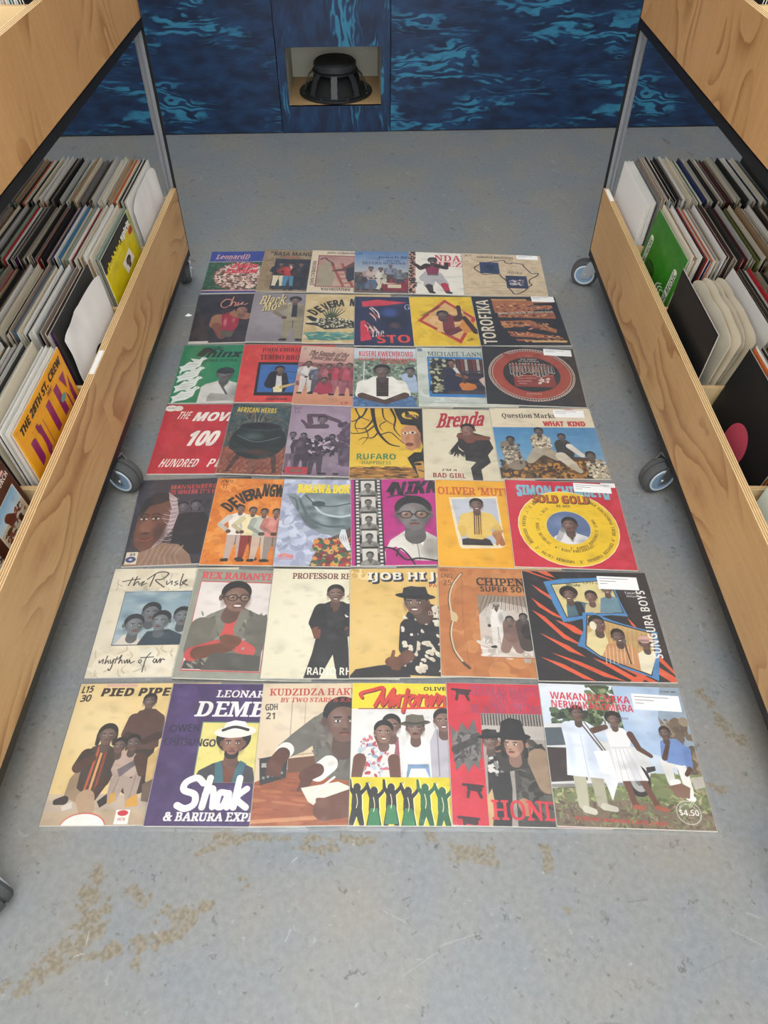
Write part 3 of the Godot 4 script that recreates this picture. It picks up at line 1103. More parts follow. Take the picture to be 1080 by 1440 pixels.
func c16() -> Image:
	var a := Art.new("d9c09c", 16)
	a.B(0, 0, 1000, 1000, ["d3b994", "dfc8a6", "cfb48e"], 160, 20, 90, 0.4)
	for i in 5:
		a.S(500, 700 + i * 60, 480, 14, "b8986f", 0.5)
	a.T("LNQ 14", 30, 30, 90, 60, "4a4038", "n")
	a.T("HARVEST BROTHERS", 190, 60, 460, 50, "2c2420", "nb")
	a.Q([354, 197, 466, 166, 530, 150, 546, 205, 610, 229, 634, 205, 754, 229, 770, 284, 818, 387, 850, 450, 930, 442, 906, 506, 818, 592, 802, 671, 826, 719, 770, 782, 738, 845, 658, 924, 594, 940, 570, 877, 530, 782, 530, 687, 506, 608, 466, 545, 450, 498, 370, 490, 274, 513, 194, 450, 146, 371, 178, 308, 250, 245, 354, 197], 15, "231d1b")
	a.R(215, 210, 240, 270, "26395e")
	a.S(335, 350, 80, 110, "10182c", 0.8)
	a.R(520, 520, 260, 290, "1c2b4c")
	a.B(560, 620, 170, 120, ["c9b8b0", "8f7f84", "d9cfc8", "55485a"], 60, 8, 20)
	a.T("Afrika", 540, 410, 190, 60, "3a302a", "s", 0, 0.3)
	return a.done()

# ---- row 2
func c21() -> Image:
	var a := Art.new("2a2026", 21)
	a.B(0, 0, 1000, 1000, ["2e232a", "241c22", "33262c", "3a2a30"], 120, 30, 90)
	a.Q([620, 130, 520, 110, 440, 180, 440, 260, 520, 290, 600, 230], 18, "e89a86", 10)
	a.Q([640, 60, 600, 250, 640, 180, 690, 190, 680, 260], 14, "e89a86")
	a.Q([740, 190, 720, 260, 800, 200], 14, "e89a86")
	a.Q([820, 180, 800, 260, 900, 210], 14, "e89a86")
	a.C(440, 520, 90, 410, 640, 78, "a8734f")
	a.C(410, 660, 54, 540, 900, 34, "8a4b36")
	a.P([480, 440, 640, 380, 800, 440, 780, 700, 700, 800, 520, 780], "a81f35")
	a.S(560, 600, 40, 140, "e9a0a0", 0.7)
	a.S(700, 560, 40, 90, "e9a0a0", 0.5)
	a.P([520, 760, 730, 780, 700, 900, 540, 900], "5b5240")
	a.C(700, 420, 60, 900, 480, 70, "a8734f")
	a.H(820, 340, 190, {"skin": "8a4f38", "t": 1.0})
	a.R(0, 965, 330, 35, "d8d0c8")
	return a.done()

func c22() -> Image:
	var a := Art.new("93898c", 22)
	a.S(400, 500, 520, 520, "a79da0", 0.8)
	a.S(300, 900, 400, 140, "857b80", 0.7)
	a.T("Black", 90, 60, 470, 190, "5a4a34", "s", -6, 0.25, 10)
	a.T("Black", 84, 54, 470, 190, "f0dd9a", "s", -6, 0.25, 3)
	a.T("Moses", 150, 220, 520, 170, "5a4a34", "s", -9, 0.25, 10)
	a.T("Moses", 144, 214, 520, 170, "f0dd9a", "s", -9, 0.25, 3)
	a.S(900, 650, 90, 420, "6f666a", 0.7)
	a.F(790, 70, 900, {"sh": "a8987a", "pa": "9d8e70", "in": "2c2a30", "style": "afro", "pose": "hd", "skin": "5b3a2c"})
	a.P([745, 250, 840, 250, 850, 500, 745, 500], "2c2a30")
	return a.done()

func c23() -> Image:
	var a := Art.new("d8bd88", 23)
	a.B(0, 0, 1000, 1000, ["d3b780", "ddc592", "cfb27a"], 120, 20, 80)
	for i in 6:
		var t := i / 5.0
		a.T("DEVERA"[i], 40 + t * 620, 360 - 250 * sin(t * 1.5), 105, 140, "1d1a17", "nb", -48 + t * 46, 0, 6)
	a.T("NGWENA", 900, 90, 620, 150, "1d1a17", "nb", 4, 0, 8)
	for i in 9:
		a.C(470 + i * 12, 520, 12, 320 + i * 60, 230 + absf(i - 4) * 30, 4, "3c4a2c")
	a.P([30, 480, 120, 460, 260, 520, 420, 500, 640, 500, 900, 540, 1000, 600, 1000, 700, 700, 720, 420, 740, 240, 660, 60, 640, 30, 610, 200, 600], "221f1b")
	a.B(250, 510, 700, 190, ["cfc4a4", "e4dcc0", "5b5544"], 170, 6, 16)
	for i in 12:
		a.P([60 + i * 16, 600, 68 + i * 16, 560, 76 + i * 16, 600], "efe6d0")
	a.P([20, 800, 300, 780, 700, 800, 1000, 790, 1000, 930, 500, 960, 120, 930], "4e8a80")
	a.B(60, 790, 900, 150, ["6aa396", "3d7468", "c9c79c"], 90, 8, 40, 0.3, 10)
	return a.done()

func c24() -> Image:
	var a := Art.new("23264a", 24)
	a.P([120, 110, 400, 60, 940, 120, 500, 190, 140, 220], "d23a4c")
	a.P([100, 520, 180, 500, 300, 880, 110, 920], "d12f44")
	a.S(700, 480, 300, 330, "12142c", 0.9)
	a.S(620, 340, 200, 160, "3d5aa0", 0.8)
	a.S(700, 600, 130, 90, "7a4a48", 0.7)
	for i in 11:
		var x := 120 + a.r.randf() * 260
		var y := 240 + a.r.randf() * 560
		a.Q([x, y, x + 50, y + 60, x + 40 + a.r.randf() * 60, y + 120], 20, ["e8a99a", "d9b8a0", "c2604c"][i % 3], 6)
	a.Q([300, 230, 400, 330, 430, 440], 16, "e6dcd2")
	a.T("The", 250, 690, 220, 140, "e9d9d0", "s", -8, 0.2)
	a.T("STORM", 380, 800, 1050, 150, "e0483a", "nb", -3)
	a.T("G", 880, 160, 90, 110, "c9d0e0", "s")
	return a.done()

func c25() -> Image:
	var a := Art.new("e9c022", 25)
	a.B(0, 0, 1000, 1000, ["edc62c", "e2b71c"], 70, 30, 110)
	a.P([90, 500, 560, 60, 1010, 460, 700, 960], "bf3a2a")
	a.P([165, 500, 562, 125, 935, 462, 694, 880], "e0b070")
	a.B(300, 330, 500, 380, ["e6ba7c", "d9a562"], 40, 20, 60)
	a.T("TANYARA STORE", 130, 400, 420, 46, "2e2413", "nb", -41)
	a.C(560, 420, 60, 560, 700, 70, "7d2f34")
	a.C(520, 460, 80, 700, 470, 60, "7d2f34")
	a.C(560, 740, 60, 780, 640, 40, "6a2a30")
	a.H(500, 380, 170, {"skin": "4d2c24", "t": 0.6})
	a.C(760, 210, 26, 760, 480, 22, "3d2420")
	a.P([780, 480, 870, 440, 960, 560, 930, 720, 800, 760, 720, 640], "d98f3c")
	a.C(820, 440, 30, 960, 740, 34, "3d2420")
	a.C(700, 470, 40, 770, 380, 26, "4d2c24")
	a.T("TEAL", 790, 900, 120, 34, "3a3018", "nb", -38)
	return a.done()

func c26() -> Image:
	var a := Art.new("1d1a20", 26)
	a.T("TOROFIKA", 40, 970, 900, 150, "e6d9bd", "nb", -90)
	for q in [[230, 50, 900, 100, 950, 130, 240, 160], [230, 130, 720, 130, 700, 320, 240, 350], [560, 190, 930, 190, 930, 260, 600, 300], [270, 370, 930, 340, 930, 470, 270, 440], [270, 520, 620, 500, 900, 690, 880, 760, 580, 620, 300, 660], [330, 720, 620, 760, 940, 850, 940, 880, 360, 820], [400, 880, 960, 900, 960, 950, 420, 910]]:
		a.P(q, "b0693c")
	for q in [[240, 140, 460, 190], [600, 200, 320, 70], [290, 380, 620, 60], [290, 530, 240, 110], [560, 560, 280, 130], [360, 740, 240, 60], [640, 820, 290, 40], [480, 890, 440, 30]]:
		a.B(q[0], q[1], q[2], q[3], ["e2ad6a", "5a2a22", "c98a4a", "3a1d1c", "d98d7a", "8f3f38"], 60, 8, 24, 0.6, 40)
	a.T("GRAND ORCHESTRE VIVE DENIS BAND", 270, 340, 650, 36, "efe3c8", "nb", -3)
	a.R(230, 55, 420, 24, "d9a868")
	a.R(580, 905, 390, 34, "d9b070")
	return a.done()

# ---- row 3
func c31() -> Image:
	var a := Art.new("178052", 31)
	a.S(600, 500, 500, 500, "1f9160", 0.6)
	a.T("cde", 430, 20, 190, 70, "11241c", "nb", 0, 0.3)
	a.P([230, 190, 330, 50, 420, 40, 560, 120, 540, 150, 420, 130, 340, 210], "14201b")
	a.T("hinx", 390, 90, 540, 130, "14201b", "nb", 0, 0.3, 6)
	a.T("ZVAKA DZOKA", 350, 260, 560, 46, "123c2a", "nb")
	a.B(40, 260, 330, 640, ["0e4a30", "1a5a3a", "dfeadf"], 60, 8, 30, 0.3)
	for i in 4:
		var y := 330 + i * 170
		a.P([60, y + 60, 150, y - 30, 230, y - 20, 330, y - 90, 370, y - 90, 390, y - 70, 360, y - 40, 340, y + 50, 240, y + 110, 120, y + 130, 30, y + 170], "e9ece4")
		a.E(366, y - 84, 30, 26, "e9ece4")
		a.P([390, y - 96, 440, y - 84, 390, y - 74], "e9ece4")
		a.P([60, y + 120, 10, y + 60, 80, y + 40, 140, y + 100], "e9ece4")
		a.P([230, y - 20, 150, y - 90, 290, y - 70, 330, y - 30], "dfe4da")
		a.E(372, y - 90, 5, 5, "2a2a2a")
		a.Q([120, y + 40, 200, y + 20, 300, y + 10], 6, "9aa8a0")
		a.Q([110, y + 80, 200, y + 60, 290, y + 50], 6, "9aa8a0")
	a.U(760, 520, 220, {"sh": "d8d4cc", "skin": "4a4340", "style": "cap", "hat": "2c2c2c"})
	a.L([700, 660, 870, 900], 22, "55504c")
	a.P([560, 900, 600, 840, 960, 880, 1000, 960, 560, 980], "a8a49c")
	return a.done()

func c32() -> Image:
	var a := Art.new("d8423a", 32)
	a.B(0, 0, 1000, 1000, ["d23b34", "de4b42"], 60, 30, 120)
	a.T("JOHN CHIBADURA", 330, 60, 940, 82, "2a1614", "sb")
	a.T("TEMBO BROTHERS", 310, 190, 1080, 82, "2a1614", "sb")
	a.R(300, 320, 800, 570, "201a1c")
	a.R(345, 365, 800, 470, "3c6cab")
	a.C(600, 540, 60, 560, 700, 70, "1f1c22")
	a.P([560, 520, 800, 500, 860, 680, 800, 830, 600, 830], "1f1c22")
	a.P([640, 540, 720, 530, 760, 800, 640, 800], "d8d2cc")
	a.H(690, 450, 130, {"skin": "5a3a2c", "t": 0.5})
	a.P([600, 760, 700, 700, 760, 760, 760, 830, 620, 835], "e9dcae")
	a.C(740, 750, 22, 1000, 680, 12, "c9a86a")
	a.L([800, 480, 990, 500], 8, "20202a")
	a.T("ndatenda", 520, 915, 330, 50, "2a1614", "nb", 0, 0.2)
	return a.done()

func c33() -> Image:
	var a := Art.new("c98f80", 33)
	a.G(0, 0, 1000, 300, "d9b9a2", "c9978a")
	a.R(0, 300, 1000, 120, "8f5a58")
	a.G(0, 700, 1000, 300, "d39a78", "c98866")
	a.B(0, 320, 1000, 380, ["7a4a4c", "a5686a", "5b3a3e"], 120, 12, 40)
	a.T("The Sounds of the", 150, 70, 700, 90, "4a2a20", "s", 4, 0.3, 3)
	a.T("Tutor Jnr Band", 180, 170, 620, 80, "4a2a20", "s", 4, 0.3, 3)
	a.F(180, 270, 560, {"sh": "ddd3cc", "pa": "d5c9c0", "pose": "fd"})
	a.F(370, 330, 480, {"sh": "5f6270", "pa": "555058"})
	a.F(540, 310, 520, {"sh": "a85a62", "pa": "8f4c55"})
	a.F(730, 280, 560, {"sh": "b8404f", "pa": "a06068", "short": true})
	a.F(900, 280, 560, {"sh": "b04a56", "pa": "94505a"})
	a.P([330, 800, 380, 640, 520, 600, 640, 680, 660, 800, 500, 830], "a8344a")
	a.H(490, 590, 90, {"skin": "5b3a30"})
	a.R(40, 30, 60, 50, "b5a08e")
	a.T("LP", 820, 940, 120, 40, "c23a3a", "nb")
	return a.done()

func c34() -> Image:
	var a := Art.new("7d8c78", 34)
	a.B(0, 200, 1000, 700, ["5d6f5a", "93a08a", "4a5a4a", "b5bca8", "6f7f68"], 500, 8, 26)
	a.G(0, 0, 1000, 190, "cfd6da", "b9c4c6")
	a.T("KUSERI KWECHIKOMO", 80, 50, 860, 95, "d23a2f", "nb")
	a.T("SEKURU NEMUZUKURU", 70, 165, 900, 56, "d23a2f", "nb")
	a.T("JAIROS JIRI", 430, 235, 420, 46, "d23a2f", "nb")
	a.L([165, 240, 150, 650], 12, "d9d8d0")
	a.P([720, 480, 840, 420, 960, 480, 1000, 760, 860, 760], "aab8cc")
	a.H(880, 400, 130, {"skin": "5b4a44"})
	a.P([10, 830, 200, 780, 500, 900, 800, 790, 900, 820, 960, 1000, 0, 1000], "4a6a94")
	a.B(20, 840, 880, 150, ["5a7aa4", "3c5a82", "6888ae"], 70, 10, 40, 0.5)
	a.C(170, 640, 80, 110, 800, 54, "e6e0d2")
	a.C(700, 640, 80, 790, 790, 54, "e6e0d2")
	a.P([150, 600, 300, 500, 600, 500, 730, 600, 720, 820, 560, 880, 300, 880, 160, 800], "ebe5d8")
	a.P([350, 520, 540, 520, 530, 830, 350, 830], "3a2620")
	for i in 4:
		a.L([350, 600 + i * 50, 530, 600 + i * 50], 8, "5a4038")
	a.C(130, 820, 46, 430, 910, 32, "54382c")
	a.C(780, 810, 46, 480, 920, 32, "54382c")
	a.H(440, 400, 220, {"skin": "4a3026"})
	return a.done()

func c35() -> Image:
	var a := Art.new("c9cbbd", 35)
	a.B(0, 0, 1000, 1000, ["c2c6b8", "d2d4c8", "bcc2b6"], 60, 40, 140)
	a.R(20, 20, 70, 50, "6c7f9a")
	a.T("MICHAEL LANNAS", 170, 75, 960, 75, "3a3f46", "s")
	a.R(160, 165, 840, 690, "2f77b5")
	a.R(200, 205, 800, 600, "33262a")
	a.B(200, 205, 210, 560, ["b9b48e", "1c1a1c", "8c8a6a", "2a2a24"], 120, 12, 34)
	for i in 9:
		a.R(480 + i * 60, 205, 44, 240, ["7a3a30", "b5a89a", "5a2c2a"][i % 3])
	for i in 7:
		a.P([420, 420 + i * 55, 1000, 400 + i * 55, 1000, 430 + i * 55, 420, 445 + i * 55], ["3a3648", "26222c"][i % 2])
	a.P([380, 380, 520, 330, 640, 420, 700, 640, 640, 780, 380, 780], "23233a")
	a.P([520, 350, 590, 360, 640, 460, 600, 480], "d8d2cc")
	a.H(520, 270, 110, {"skin": "6b4232"})
	a.C(600, 480, 30, 720, 520, 22, "8a5a40")
	a.P([600, 640, 680, 590, 760, 620, 840, 640, 860, 700, 780, 740, 640, 740], "c9762c")
	a.C(690, 610, 18, 660, 470, 12, "5a3424")
	a.R(430, 760, 570, 45, "4a3a38")
	a.P([900, 560, 1000, 500, 1000, 720], "d9b8a8")
	a.R(0, 940, 1000, 12, "aab0a6")
	return a.done()

func c36() -> Image:
	var a := Art.new("262223", 36)
	a.E(500, 480, 455, 455, "d9b8a8")
	a.E(500, 480, 446, 446, "3a1d1a")
	for i in 96:
		var t := TAU * i / 96
		a.E(500 + cos(t) * 434, 480 + sin(t) * 434, 12, 7, "e3c9b8", rad_to_deg(t) + 60)
	a.E(500, 480, 418, 418, "d9b8a8")
	a.E(500, 480, 410, 410, "a8452f")
	a.B(200, 120, 600, 60, ["b04d36", "9c3d2a"], 20, 10, 30)
	a.E(500, 480, 300, 300, "262223")
	a.T("THE SPIRIT", 400, 205, 180, 24, "d9c4b8", "nb")
	a.T("OF THE PEOPLE", 380, 240, 220, 24, "d9c4b8", "nb")
	a.P([300, 500, 730, 480, 740, 690, 310, 700], "8f3526")
	a.P([305, 505, 725, 487, 732, 500, 308, 520], "c06a50")
	for i in 14:
		var x := 285 + i * 34
		var l := 150 + 40 * sin(i * 0.9)
		a.C(x, 290 + absf(i - 6) * 4, 9, x + 6, 330 + l, 15, "d8cabc")
		a.C(x + 2, 300 + absf(i - 6) * 4, 5, x + 7, 326 + l, 10, "2a2524")
	for i in 9:
		var x := 310 + i * 42
		a.C(x, 285, 6, x + 8, 440, 9, "b5806c")
	a.L([270, 330, 740, 320], 16, "7a3022")
	a.T("Ephat Mujuru", 330, 545, 210, 26, "e3c9b8", "s", -3, 0.2)
	a.T("Ensemble", 340, 590, 150, 26, "e3c9b8", "s", -3, 0.2)
	a.T("Mbira", 350, 632, 80, 24, "e3c9b8", "s", -3, 0.2)
	a.B(560, 550, 110, 80, ["e3d3c8", "d9c4b8", "8f3526"], 24, 8, 20)
	a.T("G.R.A.M.M.A", 420, 800, 150, 18, "d9c4b8", "nb")
	return a.done()

# ---- row 4
func c41() -> Image:
	var a := Art.new("c0202f", 41)
	a.B(0, 0, 1000, 1000, ["bb1d2c", "c82636"], 50, 40, 120)
	a.E(80, 60, 80, 48, "efe6da")
	a.E(190, 62, 62, 42, "e2d6ca")
	a.T("RECORD", 30, 48, 100, 16, "6a5c58", "nb")
	a.T("THE", 190, 110, 180, 115, "f1e6da", "nb", 0, 0.3)
	a.T("MOVERS", 440, 120, 860, 130, "f1e6da", "nb", 0, 0.3, 8)
	a.T("100", 400, 400, 420, 210, "f1e6da", "nb", 0, 0.3, 10)
	a.T("HUNDRED", 130, 800, 520, 110, "f1e6da", "nb", 0, 0.3)
	a.T("PERCENT", 800, 800, 760, 110, "f1e6da", "nb", 0, 0.3)
	return a.done()

func c42() -> Image:
	var a := Art.new("4a4a44", 42)
	a.G(0, 0, 1000, 700, "3a4f52", "4a5048")
	a.P([0, 640, 1000, 560, 1000, 1000, 0, 1000], "8a4a36")
	a.B(0, 0, 1000, 620, ["33494c", "54605a", "6a5a4a", "2e3c3c"], 220, 14, 50, 0.4)
	a.B(0, 620, 1000, 380, ["a05a40", "6f3a2e", "b06a4c", "7d4434"], 160, 14, 50, 0.3)
	for i in 12:
		a.L([i * 90 - 100, 1000, i * 90 + 260, 660], 5, "5a3028")
	a.Q([330, 260, 250, 180, 200, 80], 16, "7a6248", 5)
	a.Q([420, 280, 400, 160, 330, 100], 18, "8a7254", 5)
	a.Q([520, 290, 540, 180, 620, 110], 18, "8a7254", 5)
	a.Q([600, 290, 700, 220, 800, 140], 18, "7a6248", 5)
	a.Q([480, 280, 470, 200, 500, 120], 14, "9a8a6c", 4)
	a.Q([650, 300, 760, 290, 860, 200], 14, "6a5440", 4)
	a.C(300, 700, 26, 150, 960, 18, "4a2e24")
	a.C(520, 760, 30, 480, 960, 20, "7a4c3a")
	a.C(800, 720, 26, 860, 960, 18, "4a2e24")
	a.E(530, 540, 380, 260, "1d2422")
	a.E(530, 340, 290, 70, "2a3434")
	a.E(530, 330, 260, 46, "10100f")
	a.Q([170, 520, 100, 560, 130, 660, 200, 660], 20, "2a2a28")
	a.S(430, 480, 220, 90, "6a7a74", 0.5)
	a.S(560, 700, 260, 60, "8a4c3a", 0.5)
	a.Q([190, 470, 500, 560, 860, 480], 12, "57645e")
	a.T("AFRICAN HERBS", 90, 50, 640, 74, "e9c838", "nb")
	return a.done()

func c43() -> Image:
	var a := Art.new("9a8294", 43)
	a.S(450, 350, 520, 420, "b09aa8", 0.8)
	a.G(0, 840, 1000, 160, "9a8294", "7a6478")
	a.B(820, 250, 180, 600, ["5a4656", "4a3848", "6a5668"], 90, 16, 44)
	a.T("BAT", 40, 30, 120, 36, "4a3a46", "n")
	a.T("L5", 60, 78, 80, 36, "4a3a46", "n")
	a.C(330, 260, 30, 300, 160, 26, "5a4450")
	a.C(300, 150, 26, 520, 150, 26, "5a4450")
	a.C(520, 150, 30, 780, 230, 24, "5a4450")
	a.C(190, 230, 14, 300, 320, 22, "5a4450")
	a.C(300, 320, 30, 580, 310, 34, "5a4450")
	a.H(520, 210, 120, {"skin": "5a4450", "hair": "3a2a34"})
	a.F(80, 400, 560, {"sh": "a898a4", "pa": "6a5666", "skin": "4a3844", "hair": "33262f"})
	a.P([180, 480, 320, 470, 350, 760, 140, 760], "463744")
	a.F(250, 410, 540, {"sh": "50404e", "pa": "43343f", "skin": "4a3844", "hair": "2a1f28"})
	a.P([170, 620, 330, 620, 350, 780, 150, 780], "463744")
	a.F(470, 440, 540, {"sh": "4a3a46", "pa": "4a3a46", "skin": "4a3844"})
	a.F(700, 420, 560, {"sh": "5a4a56", "pa": "8a7684", "skin": "4a3844"})
	a.P([620, 680, 800, 680, 830, 830, 580, 830], "8a7684")
	for i in 70:
		var x := 320 + a.r.randf() * 440
		var y := 470 + a.r.randf() * 250
		a.E(x, y, 32, 14, ["3a2c38", "b9a6b2", "54424f", "2a1f28"][i % 4], a.r.randf() * 180)
	a.R(30, 890, 340, 90, "b8323c")
	a.T("SAVUKA", 110, 915, 180, 40, "2c7a5a", "nb")
	return a.done()

func c44() -> Image:
	var a := Art.new("dcae22", 44)
	a.G(0, 0, 1000, 850, "d9a924", "e3bc34")
	a.G(0, 850, 1000, 150, "8a5a1e", "b07c2a")
	a.B(0, 840, 1000, 160, ["5a3a1a", "c98f34", "3c2814", "a06a26"], 140, 10, 50, 0.25, 10)
	var ink := "1d1712"
	a.Q([300, 0, 320, 160, 380, 360, 520, 520, 660, 560], 44, ink, 12)
	a.Q([320, 160, 200, 300, 60, 300], 22, ink, 8)
	a.Q([340, 250, 200, 360, 30, 380, 0, 360], 20, ink, 6)
	a.Q([220, 0, 160, 120, 40, 200, 0, 190], 24, ink, 8)
	a.Q([60, 0, 120, 120, 260, 190], 18, ink, 8)
	a.Q([380, 360, 300, 440, 180, 440, 110, 480], 18, ink, 5)
	a.Q([560, 0, 620, 150, 600, 300, 680, 420], 26, ink, 8)
	a.Q([440, 0, 470, 160, 620, 260], 18, ink, 6)
	a.Q([400, 400, 540, 360, 640, 440, 720, 520], 18, ink, 6)
	a.Q([200, 300, 240, 420, 160, 540], 12, ink, 4)
	a.Q([120, 120, 60, 260, 100, 360], 14, ink, 5)
	a.Q([480, 200, 400, 260, 440, 340], 14, ink, 5)
	a.P([600, 0, 1000, 0, 1000, 1000, 900, 960, 880, 800, 980, 560, 900, 260, 700, 240, 640, 120], ink)
	a.E(830, 100, 110, 60, "d9b03a")
	a.B(740, 60, 200, 90, [ink, "6a4a2a"], 16, 10, 24)
	a.P([690, 320, 780, 250, 900, 260, 960, 380, 940, 560, 830, 620, 760, 600, 740, 540, 690, 480], "c48a62")
	a.E(850, 360, 34, 20, "efe0c8")
	a.E(850, 360, 14, 16, ink)
	a.E(750, 370, 26, 18, "efe0c8")
	a.E(748, 370, 12, 14, ink)
	a.C(790, 390, 10, 770, 460, 22, "b57a54")
	a.E(800, 530, 40, 26, "7a3a2a")
	a.S(920, 470, 70, 180, "7a4a30", 0.6)
	a.P([760, 720, 860, 640, 1000, 640, 1000, 1000, 900, 980, 820, 840], ink)
	a.P([850, 780, 960, 760, 1000, 860, 990, 990, 900, 980], "c9923e")
	a.E(900, 800, 34, 18, ink)
	a.L([900, 880, 970, 900], 12, ink)
	a.T("RUFARO", 90, 665, 520, 78, "2f7a4c", "nb")
	a.T("HAPPINESS", 160, 765, 380, 46, "6a7a2c", "nb")
	return a.done()

func c45() -> Image:
	var a := Art.new("d8ccae", 45)
	a.S(500, 500, 560, 560, "e0d6ba", 0.7)
	a.T("Brenda", 150, 70, 660, 210, "b3222f", "s", -6, 0.35, 10)
	var sk := "7a4632"
	a.P([560, 620, 860, 620, 900, 760, 760, 860, 770, 1000, 640, 1000, 620, 840, 700, 760, 560, 740], "2a2524")
	a.P([480, 360, 640, 330, 900, 400, 960, 560, 840, 700, 640, 700, 480, 560], "2e2622")
	for i in 26:
		a.C(520 - i * 6, 440 + i * 7, 9, 340 + i * 13, 640 + a.r.randf() * 60, 3, "2a211e")
	a.C(520, 400, 40, 760, 420, 36, sk)
	a.C(760, 420, 36, 900, 420, 26, sk)
	a.C(640, 400, 60, 640, 440, 60, sk)
	a.H(620, 300, 170, {"skin": sk, "t": -0.7})
	a.T("I'M A", 230, 860, 200, 26, "3a2a24", "nb", 0, 0.3)
	a.T("BAD GIRL", 110, 915, 430, 62, "8f1f2a", "nb")
	return a.done()

func c46() -> Image:
	var a := Art.new("e3d4b6", 46)
	a.T("Question Marks", 110, 75, 530, 95, "2a211c", "sb")
	a.E(790, 70, 90, 60, "d86a86")
	a.T("WHAT  KIND", 500, 195, 410, 70, "c23a34", "nb", 0, 0, 6)
	a.L([50, 250, 430, 255], 4, "d9a58e")
	a.G(0, 290, 1000, 710, "4a86b2", "86b0c8")
	a.P([0, 860, 200, 800, 330, 720, 500, 660, 650, 700, 840, 720, 1000, 880, 1000, 1000, 0, 1000], "4a3522")
	a.B(20, 760, 940, 240, ["9a6a2c", "2a1e16", "b98034", "3a2a1c", "6a4a26"], 420, 10, 28)
	a.B(0, 620, 1000, 200, ["4a3522"], 0, 1, 2)
	a.C(120, 560, 80, 160, 800, 90, "8a7a66")
	a.B(60, 540, 160, 260, ["c9bca0", "4a4038"], 60, 8, 18)
	a.H(150, 470, 100, {"skin": "3a2820"})
	a.C(430, 470, 90, 440, 600, 90, "b9a88c")
	a.B(350, 440, 180, 180, ["e0d4b8", "5a4c3c"], 50, 8, 18)
	a.C(390, 640, 60, 300, 760, 40, "b0a48e")
	a.C(480, 640, 60, 560, 720, 44, "a89a80")
	a.H(440, 345, 110, {"skin": "3a2820"})
	a.C(640, 540, 80, 650, 660, 80, "33302e")
	a.C(600, 700, 56, 690, 830, 44, "cfc4ae")
	a.C(690, 840, 40, 740, 900, 26, "b9ae98")
	a.C(700, 560, 34, 800, 690, 26, "e0d8c8")
	a.H(650, 425, 100, {"skin": "3a2820"})
	a.C(900, 830, 90, 960, 960, 110, "a8987c")
	a.B(820, 780, 170, 200, ["e6dcc4", "4a4034", "c9bca0"], 80, 8, 18)
	a.H(880, 690, 120, {"skin": "3a2820", "t": 0.5})
	return a.done()

# ---- row 5
func c51() -> Image:
	var a := Art.new("38333a", 51)
	a.S(650, 450, 420, 420, "453f46", 0.7)
	a.B(450, 300, 550, 520, ["2a272d", "332f36", "4a444a"], 130, 20, 60)
	a.H(620, 340, 110, {"skin": "4a4048", "hair": "1f1c22"})
	a.H(780, 330, 120, {"skin": "4a4048", "hair": "1f1c22"})
	a.P([520, 480, 640, 420, 900, 420, 1000, 520, 1000, 900, 560, 900], "252228")
	a.P([0, 1000, 60, 900, 420, 760, 640, 780, 800, 900, 840, 1000], "96755f")
	for i in 7:
		a.Q([280 + i * 70, 800, 260 + i * 60, 900, 200 + i * 80, 1000], 12, "a98a74")
	a.P([70, 480, 110, 300, 230, 180, 400, 170, 520, 300, 540, 520, 460, 700, 360, 800, 200, 850, 90, 780, 60, 640], "6f4434")
	a.P([60, 430, 120, 250, 240, 160, 400, 170, 440, 260, 330, 300, 180, 330, 110, 460], "28201f")
	a.P([400, 160, 520, 240, 580, 420, 540, 600, 420, 760, 300, 830, 400, 700, 470, 520, 470, 360, 420, 240], "b9a2a2")
	for i in 22:
		var y := 240 + i * 24
		a.Q([440 + 60 * sin(i * 0.5), y, 480, y + 18, 540, y + 6], 6, ["d9c8c8", "8a7074"][i % 2])
	a.S(200, 560, 130, 110, "94604a", 0.7)
	a.S(380, 650, 110, 160, "40261f", 0.7)
	for q in [150, 300]:
		a.S(q, 475, 70, 40, "33201a", 0.9)
		a.E(q, 480, 34, 11, "d8c8be")
		a.E(q, 480, 13, 12, "17100e")
		a.Q([q - 60, 435, q, 420, q + 60, 440], 14, "2a1a16")
	a.C(220, 480, 16, 205, 610, 36, "85543f")
	a.S(210, 645, 60, 20, "2c1812", 0.9)
	a.Q([130, 710, 210, 725, 300, 700], 22, "8f4a40")
	a.Q([140, 708, 210, 712, 290, 700], 7, "3a1c18")
	a.T("MANNENBERG", 420, 75, 600, 52, "d0453f", "nb")
	a.T("'IS WHERE IT'S HAPPENING", 410, 140, 1000, 52, "d0453f", "nb")
	a.R(30, 850, 140, 130, "e3d3b4")
	a.E(95, 930, 42, 32, "34457c")
	a.E(95, 930, 16, 12, "c9c4b8")
	a.T("as", 70, 862, 70, 26, "34457c", "nb")
	return a.done()

